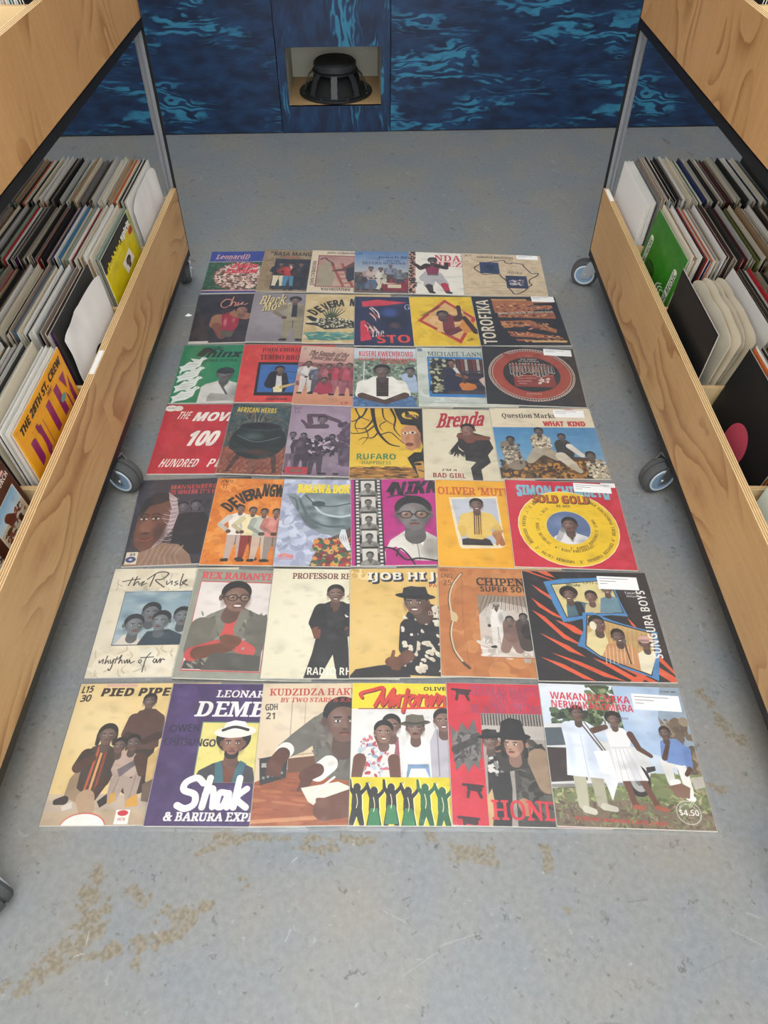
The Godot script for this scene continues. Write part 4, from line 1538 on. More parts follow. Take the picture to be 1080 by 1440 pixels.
func c52() -> Image:
	var a := Art.new("dd7f22", 52)
	a.B(0, 0, 1000, 1000, ["e38a2c", "d4741a", "e9973c"], 140, 20, 60)
	for i in 150:
		var x := a.r.randf() * 1000
		var y := a.r.randf() * 1000
		a.L([x, y, x + a.r.randf_range(-50, 50), y + a.r.randf_range(-50, 50)], 4, "c4651a")
	a.Q([60, 50, 110, 20, 150, 50], 8, "4a2a14")
	a.T("LFQ", 120, 20, 110, 40, "4a2a14", "n")
	a.T("11", 90, 70, 60, 60, "4a2a14", "n")
	var word := "DEVERA"
	for i in 6:
		var t := i / 5.0
		a.T(word[i], 110 + t * 450, 330 - 210 * sin(t * 1.5), 90, 130, "241a12", "nb", -52 + t * 42, 0, 6)
	a.T("NGWENA", 690, 60, 560, 150, "241a12", "nb", 2, 0, 8)
	a.F(420, 320, 640, {"sh": "ece2d4", "pa": "c2a89a", "pose": "hf", "in": "ded0bc", "t": 1.0})
	a.F(600, 345, 600, {"sh": "f0dfae", "pa": "8f2f26", "pose": "hd", "in": "efe6d0", "t": 0.6})
	a.F(760, 360, 600, {"sh": "bcc0b0", "pa": "d0b49c", "pose": "ff", "in": "e6d8c4"})
	a.F(930, 360, 600, {"sh": "d98a7a", "pa": "9a8a80", "pose": "ff"})
	return a.done()

func c53() -> Image:
	var a := Art.new("b4b8cc", 53)
	a.B(0, 0, 1000, 1000, ["c2c6d8", "a2a6bc", "ccd0dc", "b0b4c6", "9aa0b4"], 260, 24, 90, 0.6)
	a.P([60, 190, 180, 170, 260, 230, 330, 160, 520, 110, 800, 120, 1000, 200, 1000, 640, 800, 680, 560, 640, 380, 560, 280, 440, 180, 330], "7e8a8c")
	for i in 26:
		a.S(300 + a.r.randf() * 660, 190 + a.r.randf() * 420, 60 + a.r.randf() * 120, 30 + a.r.randf() * 60, ["a8b4b6", "515c60", "929ea0", "3c464a"][i % 4], 0.55)
	a.Q([250, 250, 320, 360, 420, 480, 640, 560, 880, 560], 26, "566266")
	a.Q([420, 250, 560, 400, 820, 450, 1000, 420], 22, "c0caca")
	a.Q([330, 200, 480, 300, 700, 330, 960, 290], 16, "4c585c")
	a.Q([120, 220, 200, 260, 240, 380], 18, "5a666a")
	a.E(520, 300, 60, 34, "3c464a")
	a.P([1000, 560, 860, 640, 740, 680, 620, 740, 520, 880, 460, 1000, 1000, 1000], "5a4438")
	a.B(520, 700, 480, 300, ["b23a34", "3f6a44", "d98f4a", "8a2c3a", "44584a", "c9a85a", "6a3a2c"], 170, 10, 34)
	for i in 4:
		a.Q([870 + i * 12, 600, 850 + i * 30, 700, 960 + i * 10, 820], 14, "d8dcdc")
	a.T("BASAWA DON", 200, 60, 740, 100, "f2d416", "sb", 0, 0, 8)
	a.Q([60, 900, 110, 880, 180, 890, 230, 900], 24, "e0877a")
	a.T("Records", 60, 885, 180, 50, "d9564c", "s", 0, 0.2)
	return a.done()

func c54() -> Image:
	var a := Art.new("b81f7c", 54)
	a.R(40, 0, 330, 1000, "26221f")
	for i in 26:
		a.R(58, 12 + i * 39, 34, 22, "d9d4cc")
		a.R(318, 12 + i * 39, 34, 22, "d9d4cc")
	for i in 5:
		var y := 20 + i * 200
		a.R(120, y, 170, 175, "cfc8bc")
		a.U(205, y + 70, 78, {"sh": "8a857c", "skin": "5a524a"})
		a.R(110, y + 178, 190, 22, "26221f")
	a.P([420, 160, 500, 40, 540, 30, 500, 180], "231a1d")
	a.T("NIKKY", 450, 45, 700, 150, "231a1d", "nb", -4, 0.35, 12)
	a.L([440, 230, 560, 200, 700, 215], 14, "231a1d")
	a.P([380, 1000, 370, 860, 440, 730, 620, 620, 860, 640, 1000, 720, 1000, 1000], "d8d0c4")
	a.S(900, 820, 160, 200, "7d766c", 0.6)
	a.S(520, 800, 120, 160, "efe9de", 0.6)
	a.L([740, 720, 760, 980], 8, "8a8478")
	a.P([560, 640, 720, 720, 700, 800], "b9b2a6")
	a.P([860, 650, 760, 730, 800, 800], "efe8dc")
	a.H(730, 420, 400, {"skin": "5e5652", "hair": "1e1a19", "glasses": true})
	a.P([380, 1000, 380, 830, 500, 800, 700, 950, 900, 960, 1000, 930, 1000, 1000], "b81f7c")
	a.Q([380, 810, 480, 830, 600, 940, 760, 930, 1000, 970], 18, "231a1d")
	a.Q([500, 900, 540, 820, 620, 880, 700, 1000], 14, "231a1d")
	return a.done()

func c55() -> Image:
	var a := Art.new("e8a818", 55)
	a.S(400, 800, 500, 300, "f0b428", 0.6)
	a.T("OLIVER 'MUTUKUDZI", 30, 85, 1480, 90, "c9541c", "s", 0, 0, 5)
	a.P([180, 215, 860, 190, 900, 760, 830, 790, 320, 805, 290, 780, 250, 620], "e9d8b2")
	a.P([215, 240, 840, 215, 865, 740, 330, 765], "b9bcc4")
	a.S(500, 380, 300, 200, "cdd0d4", 0.6)
	a.P([330, 700, 560, 660, 700, 700, 740, 765, 330, 765], "2a201f")
	a.P([370, 560, 380, 430, 470, 380, 640, 380, 720, 430, 740, 640, 600, 700, 420, 690], "e3bf62")
	a.C(400, 450, 50, 340, 580, 40, "e3bf62")
	a.C(340, 580, 38, 350, 650, 26, "d8b254")
	a.C(700, 440, 50, 810, 560, 40, "e3bf62")
	a.C(810, 560, 36, 840, 620, 26, "d8b254")
	for i in 4:
		a.L([520 + i * 28, 400, 505 + i * 28, 640], 10, ["3a2418", "8a5a28"][i % 2])
	a.P([520, 380, 600, 380, 570, 430], "f0e6d4")
	a.H(560, 295, 150, {"skin": "5a3524", "smile": true})
	a.C(800, 640, 40, 860, 740, 26, "a8683c")
	a.C(830, 640, 20, 790, 750, 12, "b5723e")
	a.L([760, 620, 880, 600], 22, "c98a52")
	return a.done()

func c56() -> Image:
	var a := Art.new("c81f38", 56)
	a.B(0, 0, 1000, 1000, ["c41c34", "cf263f"], 40, 40, 120)
	a.T("SIMON CHIMBETU", 95, 55, 820, 120, "7ab6c4", "nb", 0, 0, 8)
	a.R(100, 150, 40, 50, "7ab6c4")
	a.R(870, 150, 50, 60, "7ab6c4")
	a.E(500, 555, 432, 432, "f1e2b4")
	a.E(500, 555, 424, 424, "edc414")
	a.T("SOLD GOLD", 225, 175, 500, 92, "5a2a14", "nb", 0, 0, 10)
	a.T("SOLD GOLD", 228, 180, 496, 84, "c0602a", "nb", 0, 0, 2)
	a.T("RE-MIX", 430, 290, 120, 30, "6a4a18", "nb")
	var ink := "5e4313"
	a.ring("SIDE 2  1. WAKARA WEDANGWE  2. NGIRI WENHAMO  3. DENDERA RESANGO 4. NDORI PAMUCHINDA KWETO", 500, 555, 380, 30, 235, -60, ink, "nb", true)
	a.ring("SIDE 1  1. MUDZI NDIMBIMI  4. RUDO RWECHOKWADI", 500, 555, 265, 28, 235, 45, ink, "nb", true)
	a.ring("2. KUPERA KWEDZOKO 3. ZINDA", 500, 555, 235, 26, 95, -25, ink, "nb", true)
	a.E(500, 555, 192, 192, "d8c8a0")
	a.E(500, 555, 186, 186, "5d7196")
	a.S(440, 500, 130, 110, "7f92b4", 0.7)
	var b := a.im.duplicate()
	a.U(510, 520, 170, {"sh": "e2dedc", "skin": "5a3626", "t": -0.4})
	a.C(400, 690, 22, 440, 600, 26, "b9b4b4")
	a.E(445, 585, 22, 26, "8a8684")
	# keep the portrait inside its disc
	for y in range(int(330 * Art.K), Art.N):
		for x in range(int(300 * Art.K), int(720 * Art.K)):
			if Vector2(x / Art.K - 500, y / Art.K - 555).length() > 186:
				a.im.set_pixel(x, y, b.get_pixel(x, y))
	return a.done()

# ---- row 6
func c61() -> Image:
	var a := Art.new("e3d8be", 61)
	a.B(0, 0, 1000, 1000, ["e8dfc8", "ddd0b4", "e6dac0"], 70, 40, 120)
	for i in 46:
		var x := a.r.randf() * 1000
		var y := a.r.randf() * 1000
		a.Q([x, y, x + a.r.randf_range(-60, 60), y + 40, x + a.r.randf_range(-80, 80), y + 70], 5, "c4b698", 12)
	var ink := "3a3532"
	a.Q([130, 130, 260, 110, 330, 105], 9, ink)
	a.Q([240, 90, 210, 170], 9, ink)
	a.Q([290, 80, 270, 170, 310, 130, 340, 165], 9, ink)
	a.Q([350, 150, 390, 130, 360, 170, 420, 150], 9, ink)
	a.Q([500, 60, 470, 180], 10, ink)
	a.Q([420, 110, 540, 40, 660, 50, 600, 110, 520, 120, 640, 190], 10, ink)
	a.Q([660, 130, 670, 165, 720, 130, 725, 165], 9, ink)
	a.Q([790, 130, 760, 145, 800, 160, 760, 175], 9, ink)
	a.Q([840, 60, 830, 175, 900, 120, 850, 145, 920, 175], 9, ink)
	a.R(195, 232, 800, 500, "3c4a50")
	a.G(201, 238, 800, 488, "86a0aa", "b0bcbe")
	for i in 24:
		a.S(200 + a.r.randf() * 700, 240 + a.r.randf() * 380, 120, 50, ["a9bcc2", "6a8490", "c4ccc9"][i % 3], 0.5)
	a.R(0, 232, 195, 500, "e3d8be")
	a.P([220, 726, 300, 640, 420, 620, 560, 726], "d9cdbf")
	a.P([480, 726, 560, 610, 800, 590, 960, 640, 1000, 726], "32454f")
	a.H(560, 430, 180, {"skin": "4c5457", "hair": "20292d"})
	a.H(400, 545, 190, {"skin": "535b5d", "hair": "20292d", "t": 0.6})
	a.H(690, 510, 180, {"skin": "566062", "hair": "20292d", "t": -0.5})
	a.H(930, 470, 170, {"skin": "4c5457", "hair": "20292d"})
	a.R(195, 726, 800, 6, "3c4a50")
	for i in 2:
		a.Q([110, 860, 120, 880, 150, 850, 155, 885], 8, ink)
	a.Q([190, 820, 180, 885, 205, 860, 220, 885], 8, ink)
	a.Q([230, 855, 245, 885, 270, 850, 255, 940, 230, 930], 8, ink)
	a.Q([300, 830, 290, 885], 8, ink)
	a.Q([280, 850, 320, 845, 345, 815, 330, 885, 350, 855, 370, 885], 8, ink)
	a.Q([385, 860, 400, 885, 415, 855, 430, 885, 445, 858, 460, 885, 500, 870], 8, ink)
	a.Q([560, 855, 545, 875, 570, 885, 575, 860], 8, ink)
	a.Q([660, 800, 620, 850, 610, 960], 8, ink)
	a.Q([560, 840, 700, 835], 8, ink)
	a.Q([720, 850, 705, 870, 730, 885, 740, 855, 755, 885, 780, 850, 785, 885, 800, 855, 830, 860], 8, ink)
	return a.done()

func c62() -> Image:
	var a := Art.new("97998a", 62)
	a.T("REX RABANYE", 70, 30, 900, 66, "d8484a", "sb", 0, 0, 3)
	a.R(75, 122, 915, 820, "c8504a")
	a.R(84, 131, 897, 800, "e0d6ce")
	a.S(350, 300, 300, 200, "ece4de", 0.7)
	var jk := "7a766a"
	a.P([100, 925, 110, 760, 190, 500, 330, 420, 470, 370, 640, 360, 860, 430, 960, 560, 975, 925], jk)
	a.P([84, 925, 90, 860, 360, 760, 420, 925], "4a4442")
	a.B(120, 420, 840, 480, ["6a675c", "8a877a", "5d5a50", "95917f"], 90, 18, 60, 0.4)
	a.P([440, 390, 640, 380, 600, 640, 440, 640], "d0524c")
	a.P([440, 380, 330, 440, 440, 640, 480, 560], "827e70")
	a.P([650, 380, 740, 420, 620, 660, 590, 560], "827e70")
	a.C(210, 560, 90, 180, 760, 80, "706c60")
	a.C(870, 520, 90, 850, 740, 80, "6c685c")
	a.C(170, 800, 62, 420, 720, 50, "c24c48")
	a.C(230, 790, 56, 600, 720, 44, "6e4530")
	a.C(800, 760, 60, 560, 660, 48, "c8544e")
	a.C(640, 680, 46, 520, 660, 42, "744a34")
	for i in 4:
		a.C(500 + i * 30, 700, 17, 590 + i * 16, 735, 13, "7a4e38")
	a.P([300, 930, 380, 790, 620, 780, 960, 800, 975, 930], "55524a")
	a.H(560, 265, 290, {"skin": "6e4430", "glasses": true, "smile": true, "t": 0.5, "nx": -0.1})
	a.E(735, 660, 12, 12, "9a988c")
	a.E(745, 740, 12, 12, "9a988c")
	return a.done()

func c63() -> Image:
	var a := Art.new("e3dabd", 63)
	a.S(420, 480, 600, 600, "ece4ca", 0.7)
	a.T("PROFESSOR RHYTHM", 245, 40, 1050, 56, "6e2c20", "s", 0, 0, 3)
	a.T("4", 930, 210, 80, 90, "a8452f", "s", 0, 0.2)
	var bk := "2b2728"
	a.P([600, 620, 960, 610, 980, 760, 1000, 1000, 860, 1000, 800, 800, 660, 1000, 480, 1000, 560, 790], bk)
	a.P([590, 440, 640, 350, 760, 310, 900, 320, 1010, 370, 1010, 640, 600, 660], bk)
	a.C(640, 400, 62, 570, 520, 50, bk)
	a.C(570, 520, 48, 590, 580, 36, bk)
	a.C(590, 590, 34, 600, 630, 28, "7a4a34")
	for i in 4:
		a.C(585 + i * 14, 615, 10, 580 + i * 13, 655, 9, "7a4a34")
	a.C(960, 400, 62, 1000, 560, 50, bk)
	a.E(985, 580, 36, 40, "7a4a34")
	a.P([760, 330, 860, 330, 830, 430, 800, 480], "6a4030")
	a.P([910, 430, 985, 425, 980, 460, 940, 470], "e8e4de")
	a.B(620, 380, 380, 260, ["332f30", "221f20"], 40, 14, 50, 0.5)
	a.H(800, 240, 170, {"skin": "5e3a28", "smile": true, "tash": true})
	a.T("RADIO RHYTHM", 520, 910, 800, 62, "f6f0dc", "nb")
	return a.done()

func c64() -> Image:
	var a := Art.new("dcb76a", 64)
	a.S(250, 600, 420, 420, "e6c680", 0.7)
	a.B(10, 10, 200, 80, ["c9a458", "e6ca8c"], 20, 10, 40)
	a.T("IJOB HI JOB", 205, 42, 1050, 100, "1d2236", "nb", 0, 0, 14)
	a.T("IJOB HI JOB", 200, 38, 1050, 96, "e8e0d0", "nb", 0, 0, 2)
	a.T("PAUL NDLOVU", 910, 155, 500, 36, "b8402c", "nb")
	a.P([0, 985, 60, 930, 300, 900, 560, 880, 640, 1000, 0, 1000], "2a2422")
	a.P([560, 980, 560, 560, 640, 430, 800, 360, 900, 350, 1060, 400, 1060, 1000], "262325")
	for i in 46:
		var x := 570 + a.r.randf() * 430
		var y := 390 + a.r.randf() * 560
		var s := 14 + a.r.randf() * 22
		a.E(x, y, s, s * 0.6, "ded2bc", a.r.randf() * 180)
		a.E(x + s * 0.7, y + s * 0.5, s * 0.6, s * 0.5, "cfc2aa", a.r.randf() * 180)
	a.C(650, 560, 70, 620, 760, 66, "262325")
	a.B(570, 560, 110, 220, ["ded2bc"], 9, 12, 22)
	a.C(620, 820, 50, 500, 890, 40, "6a412e")
	a.E(460, 870, 60, 46, "6a412e")
	for i in 4:
		a.C(430 + i * 8, 850 + i * 24, 15, 500 + i * 6, 850 + i * 26, 14, "74492f")
	a.C(450, 840, 15, 470, 780, 12, "7a4c34")
	a.P([800, 340, 900, 330, 930, 470, 860, 560], "5a3626")
	a.T("Choc", 870, 420, 80, 40, "ded2bc", "s", -5)
	a.H(740, 330, 240, {"skin": "5a3626", "style": "hat", "hat": "272427", "ht": 5.0, "smile": true, "t": -0.4, "nx": 0.2})
	return a.done()

func c65() -> Image:
	var a := Art.new("c07a40", 65)
	a.B(0, 0, 1000, 1000, ["b8723a", "c88448", "b46e38"], 90, 30, 120)
	a.T("A-TUNE", 25, 20, 90, 16, "4a3020", "nb")
	a.T("LNQ", 40, 70, 130, 46, "3a2a20", "n", -3)
	a.T("25", 60, 130, 90, 50, "3a2a20", "n")
	a.Q([270, 60, 170, 170, 120, 300, 130, 420, 165, 480, 140, 540, 120, 640, 150, 780, 230, 880, 300, 930], 22, "4a3426")
	a.Q([268, 62, 172, 172, 124, 300, 134, 420, 170, 480, 144, 540, 124, 640, 152, 776, 230, 874], 13, "d8c29c")
	a.P([120, 420, 190, 450, 210, 490, 190, 530, 130, 520], "cdb48a")
	a.L([275, 62, 260, 500, 300, 930], 3, "8a5a34")
	a.T("CHIPENDANI", 440, 95, 930, 74, "2c2019", "s", 0, 0, 5)
	a.T("SUPER SOUNDS", 480, 180, 760, 54, "2c2019", "nb")
	a.R(440, 270, 560, 560, "cbbcae")
	a.P([440, 270, 1000, 270, 1000, 380, 700, 330, 560, 350, 440, 460], "8d7c6c")
	for i in 26:
		a.L([520 + i * 20, 275, 450 + i * 24, 380 + a.r.randf() * 60], 5, ["6a5a4c", "a8988a"][i % 2])
	a.B(440, 640, 560, 190, ["d8ccc0", "bcaea0", "e3d9ce"], 60, 20, 60, 0.4)
	a.F(640, 330, 420, {"sh": "e3dcd2", "pa": "ddd4c8", "skin": "4a3a32", "style": "cap", "hat": "b5a89a"})
	a.C(770, 620, 50, 700, 760, 36, "8d6e62")
	a.C(790, 620, 50, 850, 760, 36, "8d6e62")
	a.C(780, 540, 60, 780, 640, 60, "7a5c50")
	a.H(775, 500, 80, {"skin": "5a443a"})
	a.C(920, 540, 60, 940, 720, 56, "4a3c36")
	a.H(930, 470, 80, {"skin": "4a3a32"})
	a.E(960, 600, 50, 70, "2c2420")
	a.R(440, 830, 560, 8, "b06a38")
	return a.done()

func c66() -> Image:
	var a := Art.new("211d1f", 66)
	var og := "dd5a33"
	for q in [[20, 0, 60, 0, 330, 130, 300, 120], [120, 0, 200, 0, 260, 60, 190, 40], [60, 130, 230, 270, 330, 330, 220, 300, 120, 210], [40, 260, 180, 390, 330, 500, 190, 430, 90, 350], [30, 380, 120, 440, 250, 600, 400, 720, 240, 640], [200, 470, 330, 520, 420, 600, 480, 640, 330, 590], [60, 590, 260, 700, 380, 800, 260, 750], [120, 760, 330, 840, 560, 960, 640, 1000, 480, 960, 300, 860], [40, 800, 200, 860, 420, 1000, 330, 980], [420, 800, 560, 860, 760, 1000, 690, 1000], [600, 870, 700, 900, 860, 1000, 800, 1000], [820, 880, 880, 860, 1000, 960, 1000, 1000, 960, 1000], [880, 700, 1000, 900, 1000, 940, 880, 780], [760, 440, 800, 500, 820, 560, 780, 510], [820, 900, 700, 960, 660, 1000, 760, 990]]:
		a.P(q, og)
	# upper picture
	var bl := "4a86b8"
	a.P([160, 105, 330, 70, 560, 60, 700, 40, 740, 300, 770, 430, 640, 420, 480, 440, 330, 480, 260, 490, 210, 330], bl)
	a.P([215, 130, 430, 105, 690, 75, 745, 400, 560, 405, 290, 450], "1d1a1a")
	a.P([222, 136, 430, 112, 684, 82, 737, 394, 560, 398, 296, 443], "dccb8e")
	a.P([300, 443, 310, 320, 400, 290, 520, 320, 540, 400], "4c6a74")
	a.P([370, 300, 430, 300, 450, 420, 390, 430], "23252a")
	a.P([440, 405, 460, 320, 560, 300, 640, 340, 660, 398], "c9b88a")
	a.P([560, 398, 590, 260, 660, 230, 720, 250, 737, 394], "6d8f9a")
	a.H(345, 225, 130, {"skin": "5a3424", "style": "afro", "smile": true, "t": -0.5})
	a.H(515, 245, 120, {"skin": "6a3f2c", "t": -0.3})
	a.H(655, 165, 110, {"skin": "5a3626", "style": "cap", "hat": "c9917a", "smile": true})
	a.T("LPH-22", 480, 95, 150, 26, "2a3a2a", "n")
	a.T("Mhute", 340, 120, 110, 28, "1d3a22", "nb")
	# lower picture, tilted
	a.P([420, 400, 500, 395, 640, 470, 800, 530, 960, 570, 930, 760, 870, 990, 800, 950, 640, 890, 480, 800, 380, 720, 330, 700, 400, 560], bl)
	a.P([450, 415, 620, 480, 800, 540, 930, 580, 900, 760, 830, 950, 640, 870, 480, 790, 390, 700, 420, 560], "1d1a1a")
	a.P([456, 424, 620, 490, 800, 550, 920, 588, 892, 760, 826, 938, 640, 860, 484, 782, 398, 696, 428, 560], "c9a468")
	for i in 9:
		a.L([600 + i * 34, 500 + i * 11, 570 + i * 34, 700 + i * 11], 5, "b08a50")
	a.P([398, 696, 430, 590, 500, 540, 560, 580, 580, 790, 484, 782], "e0cf98")
	a.P([500, 790, 560, 680, 680, 660, 770, 730, 760, 905, 640, 860], "c98f5e")
	for i in 8:
		a.L([540 + i * 28, 700, 520 + i * 28, 850], 6, "e3c49a")
	a.P([760, 905, 770, 760, 840, 720, 905, 760, 892, 800, 826, 938], "e9dfc0")
	a.H(520, 500, 150, {"skin": "5a3424", "t": 1.0})
	a.E(480, 520, 26, 40, "e6ddc0")
	a.H(655, 610, 130, {"skin": "4a2c20", "t": 0.3, "smile": true})
	a.L([690, 660, 700, 850], 10, "2a2422")
	a.E(690, 655, 16, 18, "6a625c")
	a.H(845, 665, 120, {"skin": "4a2c20", "style": "cap", "hat": "d8a89a"})
	a.T("Tasarira", 790, 190, 130, 26, "d8d4d0", "nb")
	a.T("Ndiyamo", 800, 225, 120, 26, "d8d4d0", "nb")
	a.T("SUNGURA BOYS", 880, 800, 620, 72, "efe9e0", "nb", -90)
	return a.done()

# ---- row 7, nearest
func c71() -> Image:
	var a := Art.new("e0c283", 71)
	a.S(300, 300, 600, 400, "ead2a0", 0.7)
	a.G(0, 800, 1000, 200, "cbb596", "b59c7e")
	a.P([0, 850, 200, 800, 700, 810, 1000, 840, 1000, 900, 0, 920], "b9a590")
	a.T("L15", 20, 20, 110, 50, "241e1a", "n", -4, 0.2, 4)
	a.T("30", 30, 90, 100, 50, "241e1a", "n", -4, 0.2, 4)
	a.R(280, 5, 330, 20, "d8a89a")
	a.T("PIED PIPERS", 240, 35, 900, 62, "2a2018", "nb", 0, 0.15, 4)
	# standing man in brown
	a.C(720, 470, 60, 740, 760, 44, "33261f")
	a.C(840, 470, 60, 850, 760, 44, "33261f")
	a.P([620, 480, 630, 270, 690, 215, 760, 200, 850, 200, 930, 240, 960, 480, 900, 500, 660, 500], "55392f")
	a.C(660, 280, 46, 610, 390, 36, "55392f")
	a.C(620, 400, 30, 760, 440, 24, "3a241b")
	a.C(900, 280, 46, 950, 390, 36, "55392f")
	a.C(940, 400, 30, 800, 445, 24, "3a241b")
	a.H(775, 140, 120, {"skin": "3d2519"})
	# crouching figures
	a.P([150, 820, 160, 700, 210, 640, 330, 700, 380, 820, 300, 860], "9a8062")
	a.P([250, 760, 240, 560, 300, 480, 420, 450, 520, 490, 570, 600, 520, 720, 470, 790, 330, 800], "3a2c26")
	for i in 3:
		a.L([370 + i * 40, 480, 330 + i * 50, 780], 17, ["b4532e", "d59a5c", "8a3a26"][i])
	a.C(270, 540, 50, 210, 620, 40, "33261f")
	a.C(210, 620, 34, 330, 560, 26, "4a2c20")
	a.C(540, 560, 50, 500, 720, 34, "3a2c26")
	a.C(500, 720, 30, 430, 830, 24, "3d2519")
	for i in 4:
		a.C(440 - i * 14, 830, 9, 420 - i * 18, 880, 7, "3d2519")
	a.C(360, 830, 60, 400, 900, 50, "b09274")
	a.C(160, 840, 30, 90, 850, 20, "2a2220")
	a.P([150, 880, 240, 850, 260, 890, 170, 910], "cfc4b6")
	a.H(420, 390, 150, {"skin": "4a2d20", "style": "long"})
	a.P([540, 640, 570, 540, 660, 500, 780, 540, 800, 680, 600, 720], "b59c8c")
	a.P([560, 700, 640, 660, 760, 700, 800, 640, 860, 660, 840, 820, 760, 860, 700, 760, 660, 850, 560, 840], "a89486")
	a.P([600, 640, 780, 560, 790, 600, 640, 690], "6a5f62")
	a.L([640, 700, 600, 830], 6, "8a786a")
	a.L([800, 680, 780, 840], 6, "8a786a")
	a.C(800, 560, 40, 850, 660, 28, "4a2d20")
	a.H(700, 450, 120, {"skin": "42281c"})
	a.H(570, 470, 115, {"skin": "4a2d20", "t": -0.6})
	a.P([880, 560, 980, 480, 1000, 540, 1000, 760, 900, 720], "c9a86c")
	a.P([480, 850, 560, 800, 580, 860, 520, 890], "231d1b")
	a.P([590, 800, 640, 790, 650, 850, 590, 870], "c9963c")
	a.P([760, 840, 850, 800, 880, 880, 760, 890], "cf9a3e")
	a.P([880, 740, 980, 700, 1000, 860, 900, 850], "6a5648")
	a.E(400, 1010, 190, 90, "c9584e")
	a.E(400, 1012, 183, 84, "efe6dc")
	a.R(690, 905, 130, 90, "f0e6da")
	a.E(755, 925, 34, 18, "c8323c")
	a.T("PETR", 720, 955, 70, 20, "a86a60", "nb")
	return a.done()

func c72() -> Image:
	var a := Art.new("412a5c", 72)
	a.B(0, 0, 1000, 1000, ["46305f", "3d2756", "4a3468"], 60, 30, 110)
	a.T("LEONARD", 480, 50, 590, 52, "efe6e0", "s", 0, 0.15, 4)
	a.T("DEMBO", 285, 138, 900, 112, "f1e9e2", "sb", 0, 0.15, 4)
	a.R(385, 292, 620, 420, "5b7d70")
	a.R(394, 300, 620, 420, "e0d27c")
	a.T("OWEN", 60, 320, 300, 50, "2a1c40", "n", -3, 0, 4)
	a.T("CHITSUNGO", 30, 410, 520, 50, "2a1c40", "n", 2, 0, 4)
	a.P([380, 720, 430, 640, 560, 590, 660, 570, 800, 570, 960, 620, 1000, 720], "413f44")
	a.P([580, 590, 640, 570, 700, 720, 600, 720], "3e6a74")
	a.P([830, 570, 890, 590, 850, 720, 720, 720], "3e6a74")
	a.P([650, 580, 800, 580, 770, 720, 690, 720], "6e3c2a")
	a.H(730, 440, 210, {"skin": "7a442c", "beard": true, "hair": "1d1715", "style": "afro"})
	a.E(740, 365, 190, 44, "ece4d6", -4)
	a.P([600, 360, 630, 300, 720, 280, 830, 290, 870, 350], "f2ece0")
	a.Q([610, 355, 730, 330, 866, 350], 20, "2c2626")
	var w := "f3ede4"
	a.Q([500, 725, 430, 690, 330, 720, 320, 770, 430, 800, 440, 860, 360, 890, 280, 870], 44, w)
	a.Q([560, 690, 520, 880], 44, w)
	a.Q([530, 800, 600, 760, 620, 880], 40, w)
	a.Q([740, 790, 670, 790, 660, 870, 720, 870, 760, 790, 760, 880], 42, w)
	a.Q([850, 690, 820, 880], 44, w)
	a.Q([930, 760, 840, 820, 940, 880], 42, w)
	a.T("& BARURA EXPRESS", 170, 912, 1050, 52, "f1e9e2", "s", 0, 0.1, 5)
	return a.done()

func c73() -> Image:
	var a := Art.new("d9c3a4", 73)
	a.S(300, 250, 400, 300, "e6d6bc", 0.7)
	a.R(330, 130, 12, 420, "b9a488")
	a.R(480, 140, 10, 400, "c4b094")
	a.L([20, 560, 640, 520], 8, "b0987c")
	a.P([0, 720, 300, 640, 1000, 560, 1000, 1000, 0, 1000], "99522d")
	a.B(0, 700, 1000, 300, ["a85c34", "8c4826", "b0683e"], 60, 30, 120, 0.12, 8)
	a.P([0, 960, 1000, 930, 1000, 950, 0, 985], "c98a5c")
	a.P([30, 560, 330, 520, 320, 690, 60, 740], "2c2a2c")
	for i in 5:
		a.E(90 + i * 46, 690 - i * 8, 10, 10, "8a8680")
	a.R(60, 590, 60, 30, "a8a49c")
	a.P([330, 560, 640, 540, 620, 640, 330, 660], "6a4630")
	# suit
	var su := "6c675e"
	a.P([560, 400, 640, 250, 760, 160, 1000, 160, 1000, 720, 640, 680], su)
	a.C(660, 330, 84, 420, 450, 76, su)
	a.C(420, 450, 74, 300, 500, 60, su)
	a.C(300, 500, 56, 270, 520, 54, "e9e4da")
	a.B(600, 240, 380, 380, ["757064", "605b52", "7d786c"], 60, 16, 60, 0.4)
	a.P([760, 300, 850, 260, 900, 420, 860, 600], "4a463f")
	a.C(270, 530, 50, 190, 600, 52, "5a3322")
	for i in 4:
		a.C(170 + i * 24, 590 + i * 8, 22, 130 + i * 36, 660 + i * 4, 16, "5e3625")
	a.C(650, 660, 60, 760, 600, 60, "e9e4da")
	a.C(640, 640, 46, 520, 680, 44, "5e3625")
	for i in 4:
		a.C(520 + i * 18, 690, 18, 460 + i * 30, 770 - i * 6, 13, "5e3625")
	a.P([480, 760, 860, 720, 1000, 760, 1000, 830, 640, 880, 560, 850], "e6dccb")
	a.L([620, 790, 820, 690], 14, "f2ece0")
	a.C(1000, 860, 90, 720, 900, 70, "6a3e2a")
	for i in 4:
		a.C(740, 850 + i * 34, 24, 660, 840 + i * 32, 16, "6e422e")
	a.H(900, 280, 330, {"skin": "5a3424", "t": 0.3})
	a.T("GDH", 40, 160, 130, 46, "3a3a34", "n", -3, 0, 3)
	a.T("21", 60, 225, 90, 46, "3a3a34", "n", 0, 0, 3)
	a.T("KUDZIDZA HAKUPERI", 75, 40, 1250, 54, "b8322c", "sb")
	a.T("BY TWO STARS & KASIO", 200, 112, 900, 34, "b8322c", "sb", 0, 0.15)
	return a.done()

